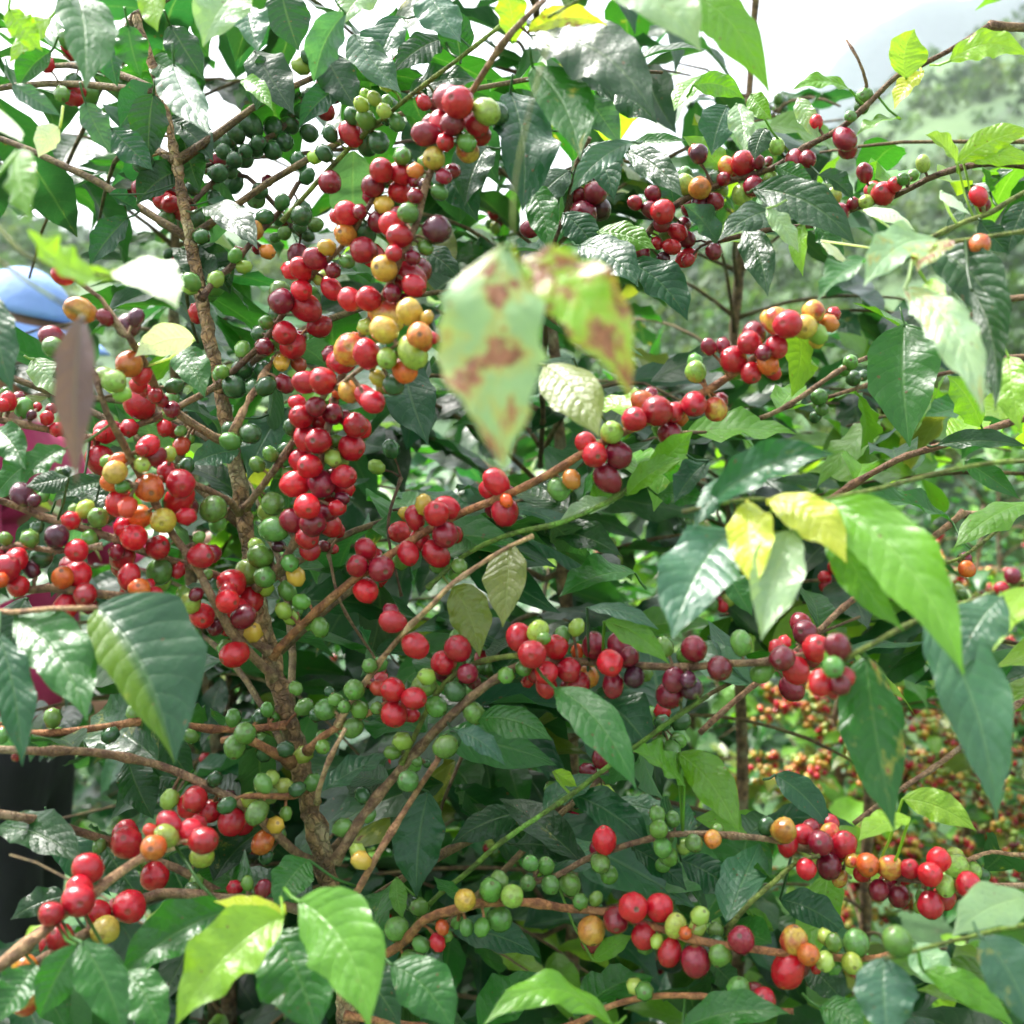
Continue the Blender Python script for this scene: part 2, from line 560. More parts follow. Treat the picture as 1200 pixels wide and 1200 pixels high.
# ------------------------------------------------------------------ a coffee plant: trunk, branches, leaves and cherries
class Plant:
    def __init__(self, name, label, base, group=None):
        self.root = link(name, None, loc=base)
        self.root.empty_display_size = 0.1
        tag(self.root, label, 'coffee plant', group or 'coffee plants on the slope')
        self.base = Vector(base)
        self.br = []          # dict(pts, r0, r1, extra)
        self.leaves = []      # dict(kind, ...)
        self.cherries = []
    def branch(self, pts, r0, r1, name='branch', mat=None, tintc=(1, 1, 1, 1), sides=8, step=.012, rough=.2, node=.04, swell=.35, label=None):
        self.br.append(dict(pts=pts, r0=r0, r1=r1, name=name, mat=mat or M_BARK, col=tintc, sides=sides, step=step, rough=rough,
                            node=node, swell=swell, label=label, extra=[], org=pts[0].copy()))
        return len(self.br) - 1
    def finish(self, n_leaf=300, n_cherry=300, hi=True):
        # leaves
        sc = []
        for i, l in enumerate(self.leaves):
            d = in_frame(l['at'])
            sc.append((l['size'] / d * (5 if l.get('own') else 1) if d else 0.0, i))
        sc.sort(reverse=True)
        keep_l = set(i for s, i in sc[:n_leaf] if s > 0)
        sc = []
        for i, c in enumerate(self.cherries):
            d = in_frame(c['p'])
            sc.append((c['r'] / d if d else 0.0, i))
        sc.sort(reverse=True)
        keep_c = set(i for s, i in sc[:n_cherry] if s > 0)
        # branches, with the fruit stalks that grow on them
        objs = []
        for bi, b in enumerate(self.br):
            V, Q = branch_geo(b['pts'], b['r0'], b['r1'], bi * 3.7 + len(self.br), b['sides'], b['step'], b['rough'], b['node'], b['swell'])
            for (pa, pb, rad) in b['extra']:
                v, q = tube_geo([pa, (pa + pb) * .5 + Vector((0, 0, .12)) * (pa - pb).length, pb], [rad, rad * .8, rad], 4, 0, 0, cap=False)
                o = len(V)
                V += v
                Q += [tuple(o + x for x in f) for f in q]
            org = b['org']
            me = mesh_np(b['name'], [tuple(v - org) for v in V], np.array(Q, dtype=np.int32))
            o = link(b['name'], me, self.root, org - self.base, b['mat'])
            o.color = b['col']
            if b['label']:
                o['label'] = b['label']
            objs.append(o)
        # leaves as parts of their branches
        rest = []
        for i, l in enumerate(self.leaves):
            b = self.br[l['b']]
            if l.get('own'):
                org = l['at']
                V, Q, U = l['geo']
                tn = None
                if l.get('split'):
                    tn = np.array([(6.2, 2.2, .42, 1) if uu[1] > .5 else (1, 1, 1, 1) for uu in U])
                me = mesh_np('leaf_blade', [tuple(v - org) for v in V], np.array(Q, dtype=np.int32), U, tn)
                o = link('leaf', me, objs[l['b']], org - b['org'], M_LEAF)
                o.color = l['col']
                if l.get('label'):
                    o['label'] = l['label']
            elif i in keep_l:
                o = link('leaf', LEAF_MESH[l['v']], objs[l['b']])
                M = l['M'].copy()
                M.translation -= b['org']
                o.matrix_local = M
                o.color = l['col']
            else:
                rest.append(l)
        if rest:
            VV, QQ, UU, TT, n = [], [], [], [], 0
            for l in rest:
                V, Q, U = LEAF_PROTO[l['v']]
                M = np.array(l['M'])
                VV.append(V @ M[:3, :3].T + M[:3, 3])
                QQ.append(Q + n)
                UU.append(U)
                TT.append(np.tile(np.array(l['col'], dtype=np.float32), (len(V), 1)))
                n += len(V)
            me = mesh_np('foliage', np.concatenate(VV) - np.array(self.base, dtype=np.float32), np.concatenate(QQ), np.concatenate(UU), np.concatenate(TT))
            o = link('foliage', me, self.root, (0, 0, 0), M_LEAF)
            o['kind'] = 'stuff'
        rest = []
        rg = random.Random(5)
        for i, c in enumerate(self.cherries):
            b = self.br[c['b']]
            rot = basis(c['ax'].orthogonal(), c['ax']).to_4x4()
            M = Matrix.Translation(c['p']) @ rot @ Matrix.Rotation(rg.uniform(0, 6.28), 4, 'Z') @ Matrix.Scale(c['r'], 4)
            if i in keep_c:
                o = link('cherry', (CHERRY_HI if hi else CHERRY_LO)[rg.randrange(6)], objs[c['b']])
                M.translation -= b['org']
                o.matrix_local = M
                o.color = c['col']
            else:
                c['M'] = M
                rest.append(c)
        if rest:
            VV, QQ, UU, TT, n = [], [], [], [], 0
            V, Q, U = CHERRY_PROTO
            for c in rest:
                M = np.array(c['M'])
                VV.append(V @ M[:3, :3].T + M[:3, 3])
                QQ.append(Q + n)
                UU.append(U)
                t = np.array(c['col'], dtype=np.float32)
                t[3] = 1
                TT.append(np.tile(t, (len(V), 1)))
                n += len(V)
            me = mesh_np('fruit', np.concatenate(VV) - np.array(self.base, dtype=np.float32), np.concatenate(QQ), np.concatenate(UU), np.concatenate(TT))
            o = link('fruit', me, self.root, (0, 0, 0), M_CHERRY)
            o['kind'] = 'stuff'

# colours of leaves and fruit (linear; the palest leaf tones have glare and flash painted in)
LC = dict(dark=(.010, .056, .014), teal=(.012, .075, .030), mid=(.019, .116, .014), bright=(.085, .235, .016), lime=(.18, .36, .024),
          yellow=(.40, .48, .04), olive=(.105, .150, .018), pale=(.20, .34, .19), grey=(.040, .125, .075), glare_white=(.50, .62, .48),  # palest two: leaves whitened by glare, painted into the base colour
          hero=(.22, .37, .20), brown=(.16, .075, .055), pink=(.085, .055, .065))  # hero: flash-lit paleness put into the leaf's green
CC = dict(R=(.46, .007, .020, 1), D=(.20, .006, .022, 1), P=(.075, .012, .030, 1), O=(.58, .085, .016, .8), Y=(.56, .33, .05, .75),
          L=(.30, .40, .065, 1), G=(.105, .22, .040, 1), g=(.035, .095, .030, 1), K=(.50, .05, .025, .05), U=(.52, .16, .03, .45))

def jitter(c, rg, amt=.18, hue=.1):
    k = 1 + rg.uniform(-amt, amt)
    return (c[0] * k * (1 + rg.uniform(-hue, hue)), c[1] * k, c[2] * k * (1 + rg.uniform(-hue, hue)), c[3] if len(c) > 3 else 1.0)

# windows in the foliage through which the sky, the hill and the picker are seen: plants are thin there
GAPS = [(835, -20, 1065, 108), (1062, 78, 1210, 172), (790, 290, 960, 395), (1135, 290, 1210, 420), (1105, 545, 1200, 665),
        (-10, 275, 75, 385), (-10, 465, 36, 556), (20, 492, 84, 538), (-10, 584, 46, 648), (44, 712, 112, 772), (-20, 905, 112, 1085), (198, 868, 226, 925),
        (226, 190, 260, 228), (286, 200, 345, 252), (48, 74, 84, 104), (262, 124, 290, 152), (352, 104, 384, 130), (36, 166, 74, 194),
        (772, 155, 804, 190), (962, 125, 995, 165)]
# and where the small crowded cherries of the low plant down the slope show between the leaves
GAPS_FAR = [q for q in GAPS if q[2] > 240]
GAPS_LOW = [(800, 800, 1012, 938), (1040, 835, 1205, 1012), (1135, 645, 1205, 745), (1045, 1035, 1160, 1090), (970, 1045, 1030, 1100)]

def blocked(pts, gaps=None):
    gaps = gaps or (GAPS + GAPS_LOW)
    for p in pts:
        q = proj(p)
        if q is None:
            continue
        for g in gaps:
            if g[0] < q[0] < g[2] and g[1] < q[1] < g[3]:
                return True
    return False

def grow_lateral(pl, start, dirh, length, rise, droop, rg, leaf_len=.12, dmin=.74, cols=('dark', 'mid', 'teal'), first=.18, fruit=0.0,
                 fruit_cols='RRDGGLY', r0=.0028, gaps=True, step=.046, leaf_prob=.9, sides=6, shade=1.0, rfruit=(.0062, .0078), lenient=False, gapset=None, nfruit=(3, 9)):
    """a side branch with opposite leaf pairs and clusters of cherries at its nodes"""
    pts, p = [start.copy()], start.copy()
    n = max(3, int(length / .06))
    seg = length / n
    el = rise
    az = math.atan2(dirh.y, dirh.x)
    for i in range(n):
        az += rg.uniform(-.09, .09)
        d = Vector((math.cos(az) * math.cos(el), math.sin(az) * math.cos(el), math.sin(el)))
        p = p + d * seg
        el -= droop / n
        pts.append(p.copy())
    q = proj(pts[-1])
    if q and q[2] < dmin * .93 and in_frame(pts[-1], 200):
        return None
    if gaps and blocked((pts[-1], pts[len(pts) // 2], pts[len(pts) * 3 // 4]), gapset) and rg.random() < .85:
        return None
    rs, tot = resample(pts, .02)
    bi = pl.branch(pts, r0, r0 * .45, sides=sides, step=.03, rough=.12, node=step, tintc=(.62, .68, .50, 1))
    s = first * length
    while s < tot - .005:
        t = s / tot
        k = min(len(rs) - 2, int(t * (len(rs) - 1)))
        c = rs[k][0]
        T = (rs[k + 1][0] - rs[k][0]).normalized()
        side = T.cross(Vector((0, 0, 1)))
        if side.length < .1:
            side = Vector((1, 0, 0))
        side.normalize()
        nodeup = side.cross(T)
        sw = rg.uniform(-.7, .7)
        side = side * math.cos(sw) + nodeup * math.sin(sw)
        for sgn in (-1, 1):
            if rg.random() > leaf_prob:
                continue
            ll = leaf_len * rg.uniform(.65, 1.18) * (1 if t < .85 else .75)
            y = (T * rg.uniform(.35, .9) + side * sgn + Vector((0, 0, rg.uniform(-.75, .12)))).normalized()
            z = (Vector((0, 0, 1)) + Vector((rg.uniform(-.7, .7), rg.uniform(-.9, .35), rg.uniform(-.3, .3)))).normalized()
            tip = c + y * ll
            midp = c + y * ll * .5
            ds = [x for x in (proj(c), proj(midp), proj(tip)) if x]
            if in_frame(midp, 250) and (not ds or min(x[2] for x in ds) < dmin):
                continue
            if gaps and blocked((midp, tip, c, c + y * ll * .75), gapset):
                if not (lenient and rg.random() < .15):
                    continue
            M = Matrix.Translation(c + y * .006) @ basis(y, z).to_4x4() @ Matrix.Scale(ll, 4)
            young = t > .86
            cn = rg.choice(cols) if not young or rg.random() < .4 else rg.choice(('bright', 'bright', 'lime', 'mid'))
            if rg.random() < .03:
                cn = 'olive'
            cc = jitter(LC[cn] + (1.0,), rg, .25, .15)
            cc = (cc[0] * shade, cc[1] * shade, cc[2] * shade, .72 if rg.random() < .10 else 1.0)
            pl.leaves.append(dict(at=midp, size=ll, M=M, v=rg.randrange(len(LEAF_MESH)), col=cc, b=bi))
        if fruit and t < .8 and rg.random() < fruit:
            for _ in range(rg.randint(*nfruit)):
                a = rg.uniform(0, 6.28)
                r = rg.uniform(*rfruit)
                ax = (side * math.cos(a) + nodeup * math.sin(a) + T * rg.uniform(-.8, .8)).normalized()
                fp = c + ax * (r * rg.uniform(1.2, 2.2) + r0)
                if blocked((fp,), gapset):
                    continue
                q = proj(fp)
                if q and q[2] < dmin and in_frame(fp, 100):
                    continue
                pl.cherries.append(dict(p=fp, r=r, col=jitter(CC[rg.choice(fruit_cols)], rg), b=bi, ax=ax))
                pl.br[bi]['extra'].append((c, fp - ax * r * .9, .0009))
        s += step * rg.uniform(.85, 1.15)
    return bi

def grow_bush(pl, base, top, rg, n_nodes, length, leaf_len=.12, dmin=.74, cols=('dark', 'mid', 'teal'), fruit=.3, fruit_cols='RRDGGLY',
              az_ok=None, h0=.12, shade=1.0, r_trunk=.012, trunk=True, **kw):
    pts = [base.copy()]
    for i in range(1, 7):
        t = i / 6
        pts.append(base.lerp(top, t) + Vector((rg.uniform(-.02, .02), rg.uniform(-.02, .02), 0)))
    if trunk:
        pl.branch(pts, r_trunk, r_trunk * .35, 'trunk', M_TRUNK, step=.04, rough=.15)
    rs, tot = resample(pts, .02)
    a0 = rg.uniform(0, 6.28)
    for i in range(n_nodes):
        t = h0 + (1 - h0) * i / n_nodes
        k = min(len(rs) - 1, int(t * len(rs)))
        a = a0 + (i % 2) * 1.571 + rg.uniform(-.35, .35) + i * .13
        for s in (0, math.pi):
            az = a + s + rg.uniform(-.2, .2)
            if az_ok and not az_ok(az):
                continue
            ln = length * (1 - .78 * max(0, t - .45) / .55) * rg.uniform(.75, 1.15)
            grow_lateral(pl, rs[k][0], Vector((math.cos(az), math.sin(az), 0)), ln, R(rg.uniform(10, 42)), R(rg.uniform(30, 75)), rg,
                         leaf_len=leaf_len, dmin=dmin, cols=cols, fruit=fruit, fruit_cols=fruit_cols, shade=shade, **kw)
    # leading shoot leaves
    for k in range(4):
        az = rg.uniform(0, 6.28)
        grow_lateral(pl, rs[-1][0], Vector((math.cos(az), math.sin(az), 0)), .12, R(55), R(40), rg, leaf_len=leaf_len * .9, dmin=dmin,
                     cols=('bright', 'mid'), shade=1.0, **kw)
# ------------------------------------------------------------------ measured from the photograph: branches, cherries, leaves
BROWN, PALEB, DARKB, GREENB, ORANGEB = (1, 1, 1, 1), (1.75, 1.75, 1.75, 1), (.5, .45, .42, 1), (.55, 1.15, .30, 1), (1.35, .95, .7, 1)
# key: plant, points (photo px), widths px, depths m, colour
BR = {
 'trunk': ('A', [(160, 20), (188, 110), (207, 190), (222, 280), (240, 370), (258, 450), (272, 530), (288, 620), (300, 690), (318, 770), (340, 850), (360, 930), (380, 1010), (395, 1080), (410, 1200), (420, 1330)], 9, 52, .74, .66, (1.3, 1.28, 1.2, 1)),
 'b1': ('A', [(273, 520), (250, 513), (207, 487), (187, 465), (170, 430), (150, 395)], 11, 8, .67, .58, BROWN),
 'b2': ('A', [(280, 600), (263, 587), (230, 570), (195, 560), (160, 570)], 9, 6, .67, .60, BROWN),
 'b3': ('A', [(322, 795), (280, 750), (247, 700), (227, 660), (203, 628), (175, 575), (147, 527), (123, 483), (112, 440)], 11, 7, .66, .57, BROWN),
 'b4': ('A', [(300, 690), (240, 668), (180, 650), (133, 630), (90, 617), (50, 607), (0, 588), (-60, 575)], 10, 8, .67, .58, BROWN),
 'b4b': ('A', [(258, 450), (180, 490), (110, 512), (57, 503), (0, 492), (-50, 488)], 8, 8, .70, .63, BROWN),
 'b5': ('A', [(120, 640), (70, 645), (20, 638), (0, 643), (-50, 650)], 7, 7, .60, .58, BROWN),
 'b6': ('A', [(318, 765), (255, 728), (200, 707), (113, 697), (60, 690), (33, 693), (-30, 672)], 11, 9, .66, .57, BROWN),
 'b7': ('A', [(273, 512), (288, 480), (303, 453), (322, 420), (350, 398)], 11, 6, .67, .69, PALEB),
 'b8': ('A', [(288, 595), (320, 553), (340, 523), (362, 490), (385, 455)], 9, 7, .67, .61, BROWN),
 'b9': ('A', [(236, 350), (253, 327), (277, 307), (300, 277), (333, 243), (350, 215)], 8, 6, .69, .76, DARKB),
 'b9b': ('C', [(353, 277), (322, 240), (290, 207), (262, 190)], 6, 5, .80, .86, DARKB),
 'b9c': ('C', [(226, 236), (240, 222), (260, 203), (290, 175), (330, 150), (372, 100), (400, 85)], 7, 5, .76, .88, DARKB),
 'b10': ('A', [(300, 690), (335, 655), (362, 600), (378, 530), (395, 455), (420, 395), (448, 347), (470, 300), (487, 262), (503, 205), (535, 140), (565, 90), (588, 55), (615, 25), (640, 0)], 10, 7, .66, .56, BROWN),
 'b10b': ('A', [(395, 455), (425, 430), (455, 410), (480, 390)], 6, 4, .60, .54, BROWN),
 'b11': ('A', [(330, 260), (380, 205), (427, 157), (483, 110), (545, 63), (600, 20)], 6, 5, .72, .64, GREENB),
 'b11b': ('A', [(258, 450), (310, 395), (345, 345), (400, 290), (440, 225), (480, 175)], 8, 5, .69, .62, DARKB),
 'b12': ('A', [(318, 770), (343, 743), (397, 690), (445, 655), (490, 625), (533, 603), (587, 583), (640, 560), (677, 540), (720, 517), (793, 477), (833, 453), (873, 427), (925, 385), (950, 365)], 10, 9, .66, .58, ORANGEB),
 'b13': ('A', [(395, 850), (440, 780), (475, 740), (510, 707), (533, 683), (587, 647), (625, 628)], 8, 5, .64, .57, (2.1, 2.2, 2.2, 1)),
 'b14': ('A', [(392, 1010), (420, 965), (453, 920), (490, 877), (527, 840), (577, 798), (620, 778), (700, 775), (800, 780), (850, 777), (900, 777), (965, 765)], 12, 8, .65, .59, BROWN),
 'b14b': ('A', [(470, 895), (510, 815), (545, 782), (587, 770), (620, 768)], 6, 7, .64, .60, GREENB),
 'b15': ('A', [(413, 1055), (440, 1005), (467, 960), (490, 922), (512, 888)], 9, 6, .61, .60, (1.5, 1.3, 1.2, 1)),
 'b16': ('A', [(480, 1095), (503, 1060), (545, 1025), (587, 987), (667, 933), (713, 897), (783, 847), (830, 815)], 6, 6, .66, .60, (.5, 1.5, .35, 1)),
 'b16b': ('A', [(500, 690), (547, 650), (600, 625), (660, 612), (727, 580), (760, 550), (800, 530)], 6, 6, .64, .60, (.5, 1.5, .35, 1)),
 'b17': ('A', [(405, 1140), (460, 1113), (500, 1077), (533, 1067), (560, 1060), (617, 1058), (673, 1063), (710, 1067), (767, 1087), (820, 1103), (883, 1110), (910, 1113), (1013, 1123), (1045, 1120)], 11, 8, .64, .57, ORANGEB),
 'b18': ('B', [(1290, 1036), (1200, 1038), (1157, 1038), (1077, 1030), (1053, 1028), (987, 1003), (940, 993), (900, 983), (800, 978), (767, 982), (720, 995), (687, 1007), (650, 1027), (615, 1035)], 8, 7, .62, .64, BROWN),
 'b19': ('B', [(850, 1092), (880, 1057), (905, 1035), (933, 1010), (960, 1003)], 7, 5, .61, .61, (.6, 1.3, .4, 1)),
 'b20': ('A', [(405, 1190), (560, 1215), (660, 1205), (717, 1177), (760, 1167), (800, 1167), (840, 1170), (873, 1180), (930, 1185)], 9, 6, .64, .57, ORANGEB),
 'b21': ('A', [(362, 1010), (333, 987), (293, 950), (253, 927), (200, 900), (150, 887), (100, 882), (47, 882), (0, 880), (-60, 876)], 11, 9, .66, .56, BROWN),
 'b22': ('A', [(335, 850), (247, 857), (180, 848), (127, 852), (47, 857), (-30, 850)], 9, 8, .67, .62, ORANGEB),
 'b23': ('A', [(375, 1060), (310, 1062), (263, 1047), (207, 1017), (167, 1003), (127, 985), (60, 963), (0, 952), (-50, 946)], 9, 10, .66, .56, BROWN),
 'b25': ('A', [(385, 1075), (300, 1055), (253, 1053), (200, 1050), (167, 1057), (93, 1097), (40, 1130), (0, 1157), (-60, 1190)], 11, 13, .65, .50, BROWN),
 'b24': ('A', [(205, 990), (157, 1013), (110, 1047), (77, 1070), (30, 1110), (0, 1133), (-60, 1175)], 10, 16, .55, .48, PALEB),
 'b26': ('A', [(340, 893), (325, 883), (287, 863), (262, 866)], 14, 8, .66, .63, ORANGEB),
 'b27': ('A', [(358, 925), (340, 933), (300, 932), (283, 933)], 9, 6, .66, .62, ORANGEB),
 'b28': ('A', [(360, 880), (378, 862), (397, 850), (425, 838), (470, 815)], 10, 7, .66, .62, ORANGEB),
 'b28b': ('A', [(372, 940), (377, 923), (388, 890), (405, 855)], 7, 5, .65, .62, PALEB),
 'b29': ('A', [(385, 650), (400, 707), (437, 767), (450, 790)], 4, 3, .74, .72, BROWN),
 'b30': ('A', [(470, 560), (455, 620), (470, 700)], 4, 3, .78, .76, DARKB),
 'c1': ('B', [(1290, 185), (1200, 227), (1160, 250), (1127, 260), (1085, 280)], 9, 6, .62, .58, GREENB),
 'c2': ('B', [(1160, 30), (1110, 60), (1078, 75), (1053, 87), (1013, 127), (987, 150), (943, 173), (913, 193), (887, 203), (850, 213), (800, 235), (772, 258), (750, 290)], 6, 8, .66, .74, DARKB),
 'c3': ('B', [(1210, 195), (1160, 192), (1117, 200), (1087, 210), (1060, 223), (1020, 235), (985, 248), (960, 262), (900, 270), (830, 285)], 8, 6, .66, .74, DARKB),
 'c4': ('C', [(640, 310), (643, 297), (655, 270), (667, 243), (673, 200), (690, 160)], 9, 7, .78, .74, DARKB),
 'c5': ('B', [(1013, 127), (1016, 100), (1006, 70), (992, 48)], 5, 2.5, .70, .68, BROWN),
 'd1': ('B', [(1290, 455), (1177, 497), (1100, 523), (1050, 540), (1000, 567), (970, 587), (935, 612)], 9, 8, .84, .78, (.7, .55, .5, 1)),
 'd2': ('B', [(1180, 350), (1100, 385), (1040, 410), (987, 433), (917, 480), (890, 492)], 6, 6, .90, .84, (.9, .85, .8, 1)),
 'd3': ('B', [(1180, 420), (1100, 438), (1040, 447), (970, 467)], 5, 5, .92, .88, (.9, .85, .8, 1)),
 'd4': ('B', [(1130, 600), (1070, 650), (1017, 690), (967, 733), (900, 790), (820, 860)], 8, 7, .86, .80, (1, .9, .85, 1)),
 'd5': ('B', [(1290, 760), (1190, 825), (1130, 873), (1070, 917), (1000, 965)], 8, 6, .82, .78, BROWN),
 'd6': ('B', [(1290, 985), (1200, 1000), (1160, 997), (1133, 1007)], 7, 5, .80, .78, PALEB),
 'e1': ('B', [(1290, 560), (1200, 600), (1120, 655), (1080, 660), (1040, 690)], 6, 4, .72, .66, GREENB),
 'e2': ('B', [(1290, 640), (1180, 690), (1090, 720), (1020, 755), (975, 780)], 8, 6, .50, .46, GREENB),
 'e3': ('B', [(1300, 520), (1150, 545), (1020, 575), (940, 588), (880, 585), (800, 600)], 7, 5, .52, .46, GREENB),
 'e4': ('B', [(1300, 260), (1180, 275), (1100, 285), (1070, 300)], 7, 5, .56, .50, GREENB),
 'e5': ('B', [(1310, 1080), (1200, 1085), (1130, 1100), (1040, 1122)], 7, 5, .50, .45, GREENB),
 'f1': ('D', [(720, -160), (690, -60), (640, 60), (605, 200), (600, 285)], 5, 3, .36, .32, GREENB),
 'f2': ('D', [(900, -160), (800, -80), (720, -25), (640, 20)], 6, 4, .46, .50, GREENB),
 'f3': ('D', [(980, -160), (900, -60), (800, -20)], 5, 4, .48, .50, GREENB),
 'g1': ('E', [(-150, 120), (-40, 220), (30, 300), (90, 318), (140, 325)], 6, 4, .38, .40, GREENB),
 'g2': ('E', [(-150, 180), (-60, 260), (30, 330), (80, 360), (100, 372)], 6, 4, .36, .37, GREENB),
 'g3': ('E', [(-120, -60), (-30, -20), (60, -12), (180, -20), (290, -8)], 7, 5, .50, .56, GREENB),
 'g4': ('E', [(-140, 620), (-60, 690), (0, 715), (60, 712), (115, 712)], 8, 6, .48, .50, PALEB),
}
